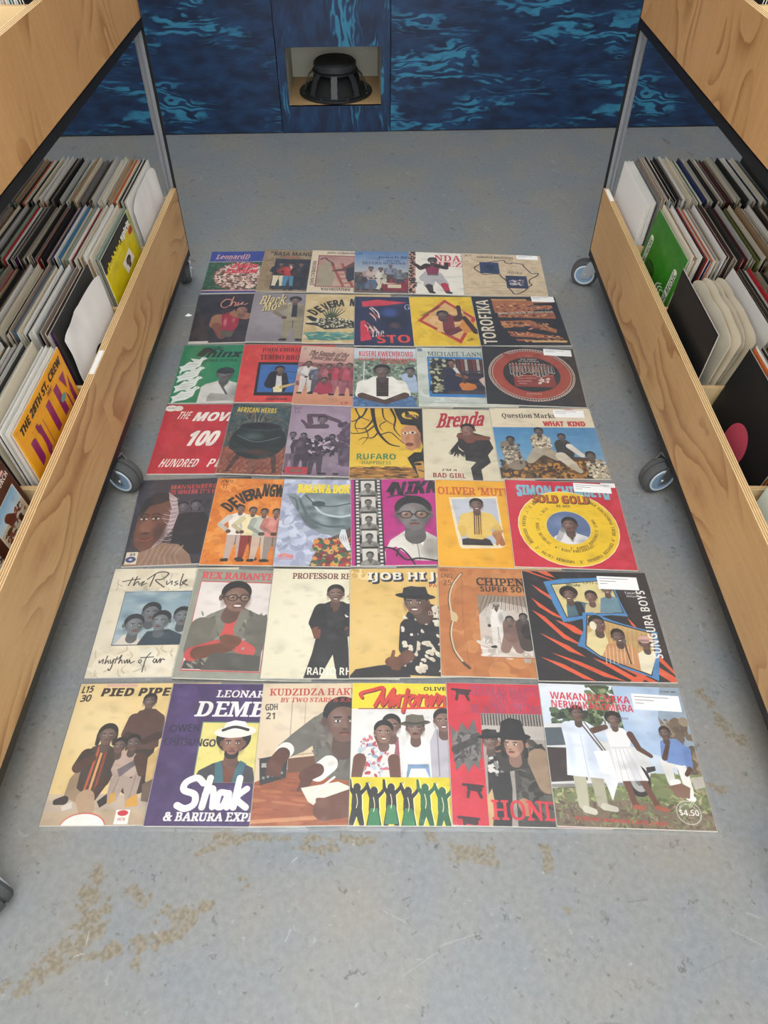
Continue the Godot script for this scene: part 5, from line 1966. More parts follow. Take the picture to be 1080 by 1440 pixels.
func c74() -> Image:
	var a := Art.new("dcd8d2", 74)
	a.S(300, 400, 400, 260, "e9e6e0", 0.7)
	a.R(0, 0, 1000, 200, "e6cf24")
	a.T("OLIVER MTUKUDZI", 760, 25, 760, 30, "231f1c", "nb")
	a.L([70, 200, 1000, 190], 7, "8a2a1e")
	for pass_ in 2:
		var c := "5a1a18" if pass_ == 0 else "cf3a2c"
		var d := 8.0 if pass_ == 0 else 0.0
		a.Q([100 + d, 110 + d, 90 + d, 80 + d, 200 + d, 55 + d, 330 + d, 40 + d, 240 + d, 175 + d], 26, c)
		a.Q([330 + d, 45 + d, 320 + d, 170 + d, 440 + d, 45 + d, 390 + d, 180 + d], 26, c)
		a.Q([450 + d, 90 + d, 430 + d, 170 + d, 500 + d, 95 + d, 480 + d, 175 + d], 24, c)
		a.Q([590 + d, 50 + d, 530 + d, 220 + d], 26, c)
		a.Q([520 + d, 95 + d, 640 + d, 90 + d], 16, c)
		a.Q([660 + d, 95 + d, 600 + d, 130 + d, 630 + d, 175 + d, 680 + d, 110 + d, 650 + d, 95 + d], 22, c)
		a.Q([710 + d, 90 + d, 690 + d, 175 + d, 730 + d, 100 + d, 770 + d, 100 + d], 22, c)
		a.Q([790 + d, 90 + d, 780 + d, 170 + d, 840 + d, 95 + d, 830 + d, 170 + d, 900 + d, 80 + d], 22, c)
		a.Q([930 + d, 95 + d, 900 + d, 160 + d, 970 + d, 100 + d, 970 + d, 175 + d], 22, c)
	a.L([560, 195, 1000, 185], 16, "cf3a2c")
	# four men
	a.P([340, 690, 330, 460, 400, 390, 480, 410, 500, 690], "9a5660")
	a.P([60, 690, 100, 520, 60, 560, 100, 450, 200, 380, 360, 390, 450, 470, 430, 560, 400, 690], "dfd8d0")
	a.B(90, 410, 330, 270, ["c9707a", "8aa0b8", "e9e4dc", "b54a50", "b9c4cc"], 80, 8, 26, 0.6)
	a.C(90, 570, 44, 60, 690, 34, "6a4232")
	a.C(430, 570, 40, 440, 690, 32, "6a4232")
	a.P([230, 400, 330, 400, 300, 520], "6a4232")
	a.P([520, 690, 540, 480, 600, 400, 720, 390, 790, 470, 810, 690], "ece8e2")
	a.P([550, 690, 570, 600, 780, 600, 790, 690], "7d9ab8")
	a.P([570, 690, 600, 630, 740, 630, 780, 690], "efe9e2")
	a.P([800, 690, 800, 440, 860, 350, 960, 330, 1000, 340, 1000, 690], "b8b2b8")
	a.L([880, 360, 880, 680], 8, "8d878c")
	a.H(410, 320, 160, {"skin": "6a4030", "tash": true})
	a.H(330, 370, 165, {"skin": "7a4c38", "smile": true})
	a.H(655, 340, 160, {"skin": "6e4432", "style": "hat", "hat": "6a5f50", "tash": true})
	a.H(950, 280, 170, {"skin": "6e4432", "smile": true})
	# frieze of dancers
	a.R(0, 690, 1000, 310, "dcc81e")
	for i in 6:
		var x := 70 + i * 165.0
		var h := 700 + (i % 2) * 22.0
		var c := "1d1c1a" if i < 4 else "1f5c3a"
		for o in [[10, "efe6b0"], [0, c]]:
			var d: float = o[0]
			var cc: String = o[1]
			a.E(x + d, h + 60, 24, 30, cc)
			a.C(x + d, h + 95, 30, x + d, h + 180, 34, cc)
			a.C(x - 25 + d, h + 100, 15, x - 65 + d, h + 60 - (i % 2) * 30, 11, cc)
			a.C(x - 65 + d, h + 60 - (i % 2) * 30, 11, x - 70 + d, h + 10, 8, cc)
			a.C(x + 25 + d, h + 100, 15, x + 75 + d, h + 70, 11, cc)
			a.C(x + 75 + d, h + 70, 11, x + 110 + d, h + 30, 8, cc)
			a.C(x - 10 + d, h + 190, 24, x - 50 + d, h + 290, 16, cc)
			a.C(x + 12 + d, h + 190, 24, x + 50 + d, h + 290, 16, cc)
		if i in [1, 2, 3]:
			a.P([x - 36, h + 170, x + 36, h + 170, x + 66, h + 290, x - 66, h + 290], "2d7a4a")
		a.Q([x - 6, h + 100, x + 6, h + 150, x - 4, h + 190], 5, "efe6b0")
	return a.done()

func c75() -> Image:
	var a := Art.new("cc2c3c", 75)
	a.B(0, 0, 1000, 1000, ["c82838", "d23442"], 50, 40, 120)
	a.T("THOMAS MAPFUMO", 240, 20, 900, 72, "a83a58", "sb", 0, 0, 4)
	a.T("AND THE", 440, 100, 420, 62, "a83a58", "sb", 0, 0, 4)
	a.T("BLACKS UNLIMITED", 240, 165, 960, 62, "a83a58", "sb", 0, 0, 4)
	# rifles
	for q in [[60, 70], [120, 760], [60, 970]]:
		a.L([q[0], q[1] - 20, q[0] + 190, q[1] - 10], 18, "3a1d22")
		a.L([q[0] + 60, q[1], q[0] + 160, q[1] + 10], 34, "3a1d22")
		a.L([q[0] + 60, q[1], q[0] + 40, q[1] + 60], 20, "3a1d22")
		a.L([q[0] + 130, q[1], q[0] + 170, q[1] + 60], 20, "3a1d22")
	# torn grey picture
	a.P([20, 320, 90, 390, 140, 300, 200, 360, 270, 270, 300, 400, 330, 380, 330, 560, 290, 560, 300, 640, 240, 600, 180, 660, 140, 590, 60, 650, 40, 540], "6a6460")
	a.B(60, 390, 240, 180, ["524c4a", "7d7772", "45403e"], 90, 8, 30, 0.5)
	a.C(60, 500, 26, 270, 430, 22, "3f3a39")
	# colour photograph
	a.R(345, 232, 660, 768, "a2988e")
	for i in 22:
		a.R(350 + i * 30, 235, 14, 90, "4a4440")
	a.P([345, 320, 1000, 320, 1000, 420, 345, 420], "b9b0a6")
	a.P([360, 1000, 370, 640, 400, 480, 480, 440, 580, 520, 600, 760, 560, 1000], "2a2626")
	a.B(390, 520, 130, 150, ["d8d2c8", "2a2626", "8a8480"], 60, 8, 18)
	a.P([620, 1000, 640, 620, 640, 460, 720, 400, 860, 420, 1000, 520, 1000, 1000], "45423c")
	a.B(660, 460, 330, 480, ["514e46", "3a3732", "5c5850", "2e2c28"], 110, 16, 50, 0.6)
	a.C(900, 560, 80, 960, 720, 70, "9c8268")
	a.C(680, 560, 70, 560, 600, 50, "3a3630")
	a.C(560, 600, 46, 500, 500, 34, "3a3630")
	a.E(485, 470, 40, 44, "9a6a50")
	a.C(520, 480, 16, 440, 500, 12, "2a2422")
	a.E(430, 500, 26, 24, "524c48")
	a.H(420, 430, 130, {"skin": "5a3a2c", "style": "hat", "hat": "1f1c1c"})
	a.H(660, 450, 190, {"skin": "a8745a", "hair": "1f1a19", "style": "long", "t": -0.9})
	a.E(650, 395, 170, 30, "1f1c1c", 3)
	a.P([520, 390, 550, 290, 640, 260, 760, 280, 790, 390], "1d1a1a")
	a.C(700, 860, 40, 720, 900, 36, "b07a58")
	a.P([345, 820, 400, 760, 420, 860, 380, 1000, 345, 1000], "c9a878")
	a.T("HONDO", 380, 835, 800, 120, "d42f3c", "s", 0, 0, 6)
	return a.done()

func c76() -> Image:
	var a := Art.new("c9d2dc", 76)
	a.G(0, 0, 1000, 450, "dfe3e6", "c2cfdc")
	a.B(330, 0, 260, 330, ["4a5c3a", "6a7a4e", "38482e", "8a9668"], 210, 10, 30)
	a.B(60, 200, 300, 150, ["3c4a34", "566648", "2c3826"], 90, 10, 30)
	a.P([430, 230, 520, 130, 520, 500, 430, 470], "d3d4d2")
	a.R(455, 260, 70, 120, "6f7a86")
	a.P([520, 0, 1000, 0, 1000, 540, 900, 560, 760, 520, 560, 470], "a9bfd8")
	a.S(680, 200, 160, 220, "d3dfec", 0.6)
	a.P([860, 0, 1000, 0, 1000, 560, 900, 520, 840, 420, 800, 240], "90a2b0")
	a.P([800, 230, 850, 300, 900, 420, 1000, 470, 1000, 640, 880, 640, 820, 480], "7d6a55")
	a.B(800, 250, 200, 380, ["6a5a48", "8f7d66", "5a4c3e"], 70, 12, 40)
	a.G(0, 640, 1000, 360, "7d8a56", "6a6a4a")
	a.B(0, 640, 1000, 360, ["6a7a44", "8a9a5c", "56663a", "9a8a66", "7a6a50", "a8a878"], 560, 8, 26, 0.5)
	a.P([0, 860, 500, 820, 1000, 900, 1000, 1000, 0, 1000], "75654f")
	a.B(0, 850, 1000, 150, ["6a5a46", "8a7a62", "7a8a54", "5c4e3e"], 220, 8, 26, 0.4)
	# car
	a.P([0, 310, 200, 300, 330, 420, 560, 450, 660, 500, 680, 610, 640, 690, 560, 700, 0, 760], "d5d4d0")
	a.P([0, 340, 180, 330, 290, 450, 0, 470], "4f5a60")
	a.P([0, 480, 230, 480, 240, 700, 0, 720], "3a2c2c")
	a.L([0, 745, 480, 720], 22, "8c8884")
	a.E(570, 690, 82, 110, "26221f")
	a.E(575, 690, 56, 78, "a8a6a2")
	a.E(575, 690, 26, 36, "6a6864")
	a.P([640, 600, 700, 590, 700, 620, 640, 640], "2c2a2a")
	# man in long white coat
	a.C(190, 640, 44, 190, 860, 34, "b8b29a")
	a.C(300, 640, 44, 310, 850, 34, "aca68e")
	a.C(200, 890, 24, 250, 905, 20, "c9c4b2")
	a.C(320, 870, 24, 390, 885, 18, "c9c4b2")
	a.P([115, 320, 190, 280, 290, 285, 340, 320, 340, 430, 380, 690, 110, 670, 130, 470], "dfe4ea")
	a.L([235, 290, 250, 680], 5, "b9c2d0")
	a.S(160, 480, 40, 180, "c2ccda", 0.6)
	a.S(300, 500, 70, 200, "b4c0d2", 0.6)
	a.C(160, 330, 44, 330, 350, 32, "d3dae4")
	a.C(330, 350, 22, 420, 320, 18, "5a3a2c")
	a.H(240, 225, 120, {"skin": "4a2e22", "t": 0.4})
	# woman in white dress
	a.C(490, 690, 24, 520, 850, 18, "6a4434")
	a.C(600, 690, 24, 660, 850, 18, "6a4434")
	a.C(520, 865, 16, 570, 870, 12, "a8583e")
	a.C(660, 865, 16, 720, 880, 12, "a8583e")
	a.P([410, 350, 470, 320, 540, 325, 580, 380, 560, 470, 640, 690, 440, 700, 430, 470], "e4e2e0")
	for i in 4:
		a.L([460 + i * 26, 480, 470 + i * 42, 690], 5, "c4c2c4")
	a.S(560, 600, 60, 140, "c2c2c6", 0.6)
	a.C(580, 370, 24, 620, 470, 20, "5a3a2c")
	a.C(620, 470, 19, 690, 520, 14, "5a3a2c")
	a.L([440, 470, 560, 465], 14, "d3d0cc")
	a.H(485, 262, 105, {"skin": "5a3a2c", "style": "afro"})
	# folded white bag
	a.P([310, 500, 410, 490, 440, 700, 380, 830], "e9e9ea")
	a.L([250, 290, 370, 490], 10, "4a3a34")
	a.L([280, 290, 390, 490], 8, "5a4a40")
	# seated man
	a.C(780, 560, 34, 790, 700, 26, "e0dcd4")
	a.C(790, 560, 36, 880, 560, 34, "e0dcd4")
	a.C(880, 570, 34, 890, 760, 26, "e6e2da")
	a.C(800, 700, 26, 830, 690, 18, "efece6")
	a.C(880, 790, 26, 900, 800, 20, "efece6")
	a.P([770, 720, 850, 700, 900, 730, 880, 800, 790, 790], "7a5844")
	a.P([790, 560, 780, 430, 820, 390, 890, 390, 950, 450, 960, 570, 880, 580], "6d8cc0")
	a.C(800, 430, 28, 780, 530, 22, "6482b8")
	a.C(780, 530, 18, 820, 440, 14, "4a2e22")
	a.C(940, 470, 28, 930, 590, 22, "6482b8")
	a.C(930, 600, 16, 900, 640, 14, "4a2e22")
	a.H(820, 350, 100, {"skin": "42281e", "t": -0.4})
	a.P([920, 660, 1000, 650, 1000, 720, 930, 740], "b8b0a2")
	a.T("WAKANDICHEKA", 70, 62, 560, 56, "cf3040", "nb", 2)
	a.T("NERWAKAGOMARA", 72, 128, 570, 54, "cf3040", "nb", 2)
	a.T("JONAH MOYO", 440, 245, 150, 20, "6a5a5a", "nb")
	a.T("13 SUM 1001", 860, 25, 110, 16, "3a3a3a", "nb")
	a.T("THOMAS MUKANYA JAZZ BAND", 120, 935, 580, 30, "c23a34", "nb", 2)
	a.ring("SPECIAL PRICE", 850, 890, 56, 14, 190, 350, "e0dcd0")
	for i in 40:
		var t := TAU * i / 40
		a.E(850 + cos(t) * 76, 890 + sin(t) * 74, 4, 4, "e0dcd0")
	a.T("$4.50", 790, 870, 124, 42, "f0ece2", "nb")
	return a.done()

# ---- covers that face the aisle from the racks
func rack_cover(which: String) -> Image:
	match which:
		"yellow":
			var a := Art.new("d8c414", 81)
			a.P([0, 0, 1000, 0, 1000, 250, 0, 330], "211f1d")
			a.R(930, 0, 70, 1000, "a9b060")
			a.T("clubbin'", 40, 210, 500, 190, "e6d41c", "nb", -4, 0, 12)
			a.T("spirit", 580, 130, 330, 190, "efeae0", "nb", -4, 0, 12)
			a.E(890, 360, 70, 80, "c23a24")
			a.T("12", 850, 320, 80, 80, "2a1a14", "nb")
			a.P([420, 640, 700, 580, 760, 900, 470, 960], "ece6da")
			a.H(590, 760, 180, {"skin": "4a3a34"})
			a.to_top(0.4, "d8c414")
			return a.done()
		"orange":
			var a := Art.new("eaa01e", 82)
			a.T("THE 28TH ST. CREW", 60, 60, 880, 130, "1f1714", "nb", 0, 0.1, 8)
			a.R(560, 215, 130, 90, "d98a1c")
			a.T("HI", 590, 230, 70, 60, "2a1c14", "nb")
			for i in 5:
				a.P([60 + i * 190, 330, 190 + i * 190, 330, 190 + i * 190, 960, 60 + i * 190, 960], "8d2560")
			a.T("DILLY", 60, 330, 900, 630, "eaa01e", "n", 0, 0, 14)
			a.E(760, 640, 50, 60, "5f9a8c")
			a.to_top(0.44, "8d2560")
			return a.done()
		"brown":
			var a := Art.new("4a2418", 83)
			for i in 9:
				for j in 3:
					a.L([90 + i * 60, 70 + j * 130, 90 + i * 60, 120 + j * 130 + a.r.randf() * 40], 7, "cdb8a4")
			for i in 20:
				a.R(60 + i * 44, 480, 20, 10, "8a6a58")
			a.T("PHIL", 690, 60, 260, 150, "e0a6a0", "nb", 0, 0, 8)
			a.T("UPCHURCH", 690, 230, 290, 60, "e9dcd0", "nb")
			a.R(560, 400, 400, 500, "dcd0bc")
			a.G(570, 410, 380, 200, "7aa4c2", "c9d4d4")
			a.R(570, 610, 380, 280, "cbb894")
			a.B(600, 600, 320, 220, ["5a3424", "3a241c", "8a4a30", "cfc4b4"], 80, 8, 30)
			a.C(720, 560, 40, 760, 640, 50, "6a3424")
			a.R(60, 560, 400, 360, "cfc4b4")
			a.G(70, 570, 380, 150, "6f94b4", "b4c4cc")
			a.B(80, 720, 360, 190, ["4a3428", "cbb894", "2a201c"], 60, 10, 30)
			a.to_top(0.62, "4a2418")
			return a.done()
		"green":
			var a := Art.new("2f7a1c", 84)
			a.S(500, 400, 500, 500, "3a8a24", 0.5)
			var w := "e6ead8"
			a.C(110, 900, 48, 110, 420, 48, w)
			a.T("NETWORK", 75, 870, 430, 74, "1d3a14", "nb", -90, 0.2)
			a.E(330, 790, 130, 120, "173f10")
			for i in 7:
				a.L([230 + i * 6, 730 + i * 20, 430 - i * 6, 730 + i * 20], 6, "5a9a44")
			a.R(250, 880, 170, 40, "c9d4b8")
			for i in 3:
				a.Q([640 + i * 70, 960, 610 + i * 60, 800, 720 + i * 50, 700 + i * 20], 34, w, 8)
			a.C(880, 930, 50, 880, 330, 50, w)
			a.T("THE MUSIC", 842, 930, 600, 80, "1d3a14", "nb", -90, 0.2)
			a.to_top(0.56, "2f7a1c")
			return a.done()
	return Art.new("888888").done()

# ---------------------------------------------------------------- sleeves laid out on the floor
# per row from the far one: x, z, turn in degrees
const LAID := [
	[[-0.534, -2.663, 1.1], [-0.323, -2.663, -0.7], [-0.132, -2.657, -0.7], [0.042, -2.651, 0.5], [0.252, -2.642, -1.6], [0.462, -2.631, -1.8]],
	[[-0.528, -2.341, 2.7], [-0.324, -2.336, 0.6], [-0.13, -2.33, 1.1], [0.051, -2.312, 0.9], [0.255, -2.314, 2.2], [0.484, -2.316, 1.7]],
	[[-0.527, -2.011, 1.0], [-0.319, -2.007, 1.1], [-0.129, -1.991, -1.7], [0.057, -1.983, 0.8], [0.266, -1.987, 0.1], [0.485, -1.991, -1.8]],
	[[-0.525, -1.689, 0.4], [-0.32, -1.68, -1.4], [-0.132, -1.674, -0.7], [0.056, -1.663, 0.7], [0.274, -1.658, -0.7], [0.487, -1.665, 0.8]],
	[[-0.524, -1.357, 3.2], [-0.314, -1.35, -0.2], [-0.125, -1.346, -0.1], [0.068, -1.351, 2.2], [0.298, -1.342, -1.0], [0.493, -1.34, -1.4]],
	[[-0.524, -1.031, 1.1], [-0.318, -1.021, -1.2], [-0.122, -1.024, 0.2], [0.075, -1.027, 1.4], [0.289, -1.026, -1.2], [0.504, -1.016, -0.2]],
	[[-0.521, -0.701, 0.6], [-0.314, -0.697, 0.1], [-0.109, -0.699, 1.2], [0.087, -0.698, 0.2], [0.293, -0.696, -0.9], [0.498, -0.693, -1.5]]]
const SLEEVES := [
	["record sleeve with a heap of peanuts under a blue title band", "brown record sleeve with a dark photo of men in hats", "cream-bordered record sleeve with a hand reaching over a pink ladder", "record sleeve with men leaning on a red car under blue sky", "white record sleeve with leopard print edge and a dancer in shorts", "tan record sleeve with a black outline map of Africa"],
	["near-black record sleeve with a man in a shiny red waistcoat", "mauve-grey record sleeve with a man in a khaki suit", "beige record sleeve with a drawn crocodile among reeds", "navy record sleeve with red shapes and orange lettering", "yellow record sleeve with a guitarist inside a red diamond", "black record sleeve with sideways cream lettering and slanted photo strips"],
	["green record sleeve with white doves and a man in a beret", "red record sleeve with a black-framed blue photo of a guitarist", "pinkish record sleeve with a family group under brown script", "record sleeve with a seated man in a white shirt before foliage", "pale grey record sleeve with a blue-framed photo of a porch", "black record sleeve with a terracotta ring round a thumb piano"],
	["red record sleeve printed with a large white slanted 100", "dark painted record sleeve with a cooking pot and yellow title", "mauve monochrome record sleeve with people below raised arms", "yellow record sleeve with black branches and a startled face", "cream record sleeve with red script and a dancer in black fringe", "blue-sky record sleeve with four men sitting on rocks"],
	["dark record sleeve with a smiling woman in a headscarf", "orange record sleeve with men in trousers below arched black letters", "blue-grey record sleeve with a stone carving and yellow title", "magenta record sleeve with a film strip and a man in glasses", "yellow record sleeve with a framed photo of a man in yellow", "red record sleeve with a big yellow disc round a portrait"],
	["cream marbled record sleeve with handwriting and a blue-grey photo", "record sleeve with a man in glasses and olive jacket, arms folded", "cream record sleeve with a man dressed all in black", "golden record sleeve with a man in a black hat and patterned shirt", "orange-brown record sleeve with a hunting bow and sepia photo", "black record sleeve with orange slashes and two blue-framed photos"],
	["buff record sleeve with a crouching band and one man standing", "purple record sleeve with a bearded man in a white hat", "record sleeve with a man in a grey suit at a brown desk", "yellow-topped record sleeve with four men above a frieze of dancers", "red record sleeve with grey torn picture and two men in black hats", "record sleeve with people in white beside a white car"]]

func sleeve_mesh(art: Material) -> ArrayMesh:
	var t := 0.0032
	var h := CARD / 2
	var c := 0.0007
	var top := new_st()
	var side := new_st()
	quad(top, Vector3(-h + c, t, -h + c), Vector3(h - c, t, -h + c), Vector3(h - c, t, h - c), Vector3(-h + c, t, h - c), Vector3.UP)
	var o := [Vector3(-1, 0, -1), Vector3(1, 0, -1), Vector3(1, 0, 1), Vector3(-1, 0, 1)]
	for k in 4:
		var a: Vector3 = o[k]
		var b: Vector3 = o[(k + 1) % 4]
		var n := ((a + b) / 2).normalized()
		quad(side, a * (h - c) + Vector3(0, t, 0), b * (h - c) + Vector3(0, t, 0), b * h + Vector3(0, t - c, 0), a * h + Vector3(0, t - c, 0), (n + Vector3.UP).normalized())
		quad(side, a * h + Vector3(0, t - c, 0), b * h + Vector3(0, t - c, 0), b * h, a * h, n)
	quad(side, Vector3(-h, 0, -h), Vector3(h, 0, -h), Vector3(h, 0, h), Vector3(-h, 0, h), Vector3.DOWN)
	var m := ArrayMesh.new()
	top.set_material(art)
	side.set_material(M.card)
	top.commit(m)
	side.commit(m)
	return m

# clear outer sleeve: a flat bag a little larger than the card, longer at its mouth
func bag_mesh(left: float, right: float, back: float, front: float) -> ArrayMesh:
	var st := new_st()
	var h := CARD / 2
	box_to(st, Vector3(-h - left, -0.0002, -h - back), Vector3(h + right, 0.0035, h + front))
	return st.commit()

func price_label(parent: Node3D, x: float, z: float, w: float, d: float, turn: float, lines: Array):
	var o := part("price_label", box(Vector3(-w / 2, 0, -d / 2), Vector3(w / 2, 0.0004, d / 2)), M.label, parent, Vector3(x, 0.0036, z))
	o.rotation.y = turn
	var k := 0
	for l in lines:
		part("print", box(Vector3(-w / 2 + 0.005, 0.0004, -d / 2 + 0.006 + 0.008 * k), Vector3(-w / 2 + 0.005 + l * (w - 0.01), 0.0005, -d / 2 + 0.0078 + 0.008 * k)), M.ink, o)
		k += 1

func cover(row: int, i: int) -> Image:
	match row * 10 + i:
		11: return c11()
		12: return c12()
		13: return c13()
		14: return c14()
		15: return c15()
		16: return c16()
		21: return c21()
		22: return c22()
		23: return c23()
		24: return c24()
		25: return c25()
		26: return c26()
		31: return c31()
		32: return c32()
		33: return c33()
		34: return c34()
		35: return c35()
		36: return c36()
		41: return c41()
		42: return c42()
		43: return c43()
		44: return c44()
		45: return c45()
		46: return c46()
		51: return c51()
		52: return c52()
		53: return c53()
		54: return c54()
		55: return c55()
		56: return c56()
		61: return c61()
		62: return c62()
		63: return c63()
		64: return c64()
		65: return c65()
		66: return c66()
		71: return c71()
		72: return c72()
		73: return c73()
		74: return c74()
		75: return c75()
		76: return c76()
	return c11()

func lay_out_sleeves():
	M.label = mat("f2f0ec", 0.6)
	M.ink = mat("8a8886", 0.7)
	var bag := bag_mesh(0.002, 0.007, 0.001, 0.001)
	var bag_front := bag_mesh(0.002, 0.008, 0.001, 0.010)
	for row in 7:
		for i in 5:
			Art.shown[(row + 1) * 10 + i + 1] = minf(1.0, (LAID[row][i + 1][0] - LAID[row][i][0]) / CARD + 0.01)
	for row in 7:
		var tops := []   # left, right, slope of the one before
		for i in 6:
			var q: Array = LAID[row][i]
			var im: Image = cover(row + 1, i + 1)
			var am := tex_mat(im, 0.42, false)
			var slope := 0.0
			var h := CARD / 2 + 0.006
			var xl: float = q[0] - h
			var xr: float = q[0] + h
			if i > 0:
				for x in [xl, tops[1]]:
					var under: float = (tops[1] - x) * tops[2] + 0.0045
					slope = maxf(slope, under / (xr - x))
			tops = [xl, xr, slope]
			var o := thing("record_sleeve", Vector3(q[0], slope * h + 0.0004, q[1]), SLEEVES[row][i], "record", "record sleeves laid out on the floor")
			o.transform.basis = Basis(Vector3.UP, deg_to_rad(q[2])) * Basis(Vector3.BACK, -atan(slope))
			part("card_sleeve", sleeve_mesh(am), null, o)
			part("plastic_sleeve", bag_front if row == 6 else bag, M.plastic, o)
			if i == 5:
				var at: Array = [[0.104, -0.138, 0.084, 0.030], [0.108, -0.138, 0.084, 0.036], [0.100, -0.132, 0.094, 0.036], [0.088, -0.130, 0.094, 0.034], [0.088, -0.134, 0.104, 0.034], [0.080, -0.122, 0.100, 0.040], [0.098, -0.118, 0.104, 0.038]][row]
				price_label(o, at[0], at[1], at[2], at[3], -0.03, [0.8, 0.45, 0.2] if row > 3 else [0.8, 0.4])
				if row == 4:
					price_label(o, 0.134, -0.147, 0.040, 0.016, 0.0, [])
			if row == 1 and i == 4:
				price_label(o, 0.115, -0.146, 0.05, 0.02, 0.0, [])

# ---------------------------------------------------------------- loudspeaker driver lying face down in the niche
func make_woofer(at: Vector3):
	var w := thing("loudspeaker_driver", at, "black bass loudspeaker driver standing face down in the blue wall's niche", "loudspeaker")
	part("rim", finish(lathe([[0.150, 0.0], [0.186, 0.0], [0.190, 0.003], [0.190, 0.011], [0.186, 0.014], [0.165, 0.014], [0.160, 0.018], [0.150, 0.018], [0.150, 0.0]], 56)), M.woofer, w)
	part("cone", finish(lathe([[0.150, 0.012], [0.120, 0.055], [0.085, 0.088], [0.0, 0.088]], 48, true)), M.woofer_cone, w)
	for k in 8:
		var a := TAU * k / 8 + PI / 2
		var st := new_st()
		var wd := 0.017
		var pr := [Vector2(0.158, 0.014), Vector2(0.150, 0.045), Vector2(0.132, 0.085), Vector2(0.108, 0.108)]
		for i in 3:
			var p: Vector2 = pr[i]
			var q: Vector2 = pr[i + 1]
			for off in [0.0, 0.005]:
				quad(st, Vector3(p.x + off, p.y, -wd), Vector3(p.x + off, p.y, wd), Vector3(q.x + off, q.y, wd * 0.85), Vector3(q.x + off, q.y, -wd * 0.85), Vector3(1 if off > 0 else -1, 0.4, 0).normalized())
			for e in [-1.0, 1.0]:
				quad(st, Vector3(p.x, p.y, e * wd), Vector3(p.x + 0.005, p.y, e * wd), Vector3(q.x + 0.005, q.y, e * wd * 0.85), Vector3(q.x, q.y, e * wd * 0.85), Vector3(0, 0, e))
		var o := part("basket_spoke", st.commit(), M.woofer_spoke, w)
		o.rotation.y = -a
		var b := part("screw", M.screw_mesh, M.zinc, w, Vector3(cos(a + 0.39) * 0.176, 0.0135, sin(a + 0.39) * 0.176))
		b.rotation.y = a
	part("basket_top", finish(lathe([[0.060, 0.098], [0.112, 0.098], [0.116, 0.102], [0.116, 0.110], [0.100, 0.114], [0.060, 0.114]], 40)), M.woofer, w)
	part("magnet", finish(lathe([[0.0, 0.112], [0.106, 0.112], [0.109, 0.115], [0.109, 0.142], [0.106, 0.145], [0.0, 0.145]], 48)), M.woofer_spoke, w)
	part("back_plate", finish(lathe([[0.0, 0.145], [0.100, 0.145], [0.100, 0.151], [0.096, 0.154], [0.020, 0.154], [0.016, 0.150], [0.0, 0.150]], 48)), M.woofer, w)

# ---------------------------------------------------------------- the room
func panel(parent: Node3D, x0: float, x1: float, y0: float, y1: float, m: Material, turn: bool, hole := Rect2()):
	var st := new_st()
	var rects := [Rect2(x0, y0, x1 - x0, y1 - y0)]
	if hole.size.x > 0:
		rects = [Rect2(x0, y0, x1 - x0, hole.position.y - y0), Rect2(x0, hole.end.y, x1 - x0, y1 - hole.end.y), Rect2(x0, hole.position.y, hole.position.x - x0, hole.size.y), Rect2(hole.end.x, hole.position.y, x1 - hole.end.x, hole.size.y)]
	for r in rects:
		for z in [0.0, -0.018]:
			var p := [Vector3(r.position.x, r.position.y, z), Vector3(r.end.x, r.position.y, z), Vector3(r.end.x, r.end.y, z), Vector3(r.position.x, r.end.y, z)]
			var uv := []
			for q in p:
				uv.append(Vector2(q.y, q.x) if turn else Vector2(q.x, -q.y))
			quad(st, p[0], p[1], p[2], p[3], Vector3(0, 0, 1 if z == 0.0 else -1), uv)
	var edges := [[Rect2(x0, y0, x1 - x0, y1 - y0), 1.0]]
	if hole.size.x > 0:
		edges.append([hole, -1.0])
	var se := new_st()
	for e in edges:
		var r: Rect2 = e[0]
		var s: float = e[1]
		var c := [Vector3(r.position.x, r.position.y, 0), Vector3(r.end.x, r.position.y, 0), Vector3(r.end.x, r.end.y, 0), Vector3(r.position.x, r.end.y, 0)]
		var nn := [Vector3.DOWN, Vector3.RIGHT, Vector3.UP, Vector3.LEFT]
		for k in 4:
			quad(se, c[k], c[(k + 1) % 4], c[(k + 1) % 4] - Vector3(0, 0, 0.018), c[k] - Vector3(0, 0, 0.018), nn[k] * s)
	var am := ArrayMesh.new()
	st.set_material(m)
	se.set_material(M.blue_edge)
	st.commit(am)
	se.commit(am)
	part("plywood_panel", am, null, parent)

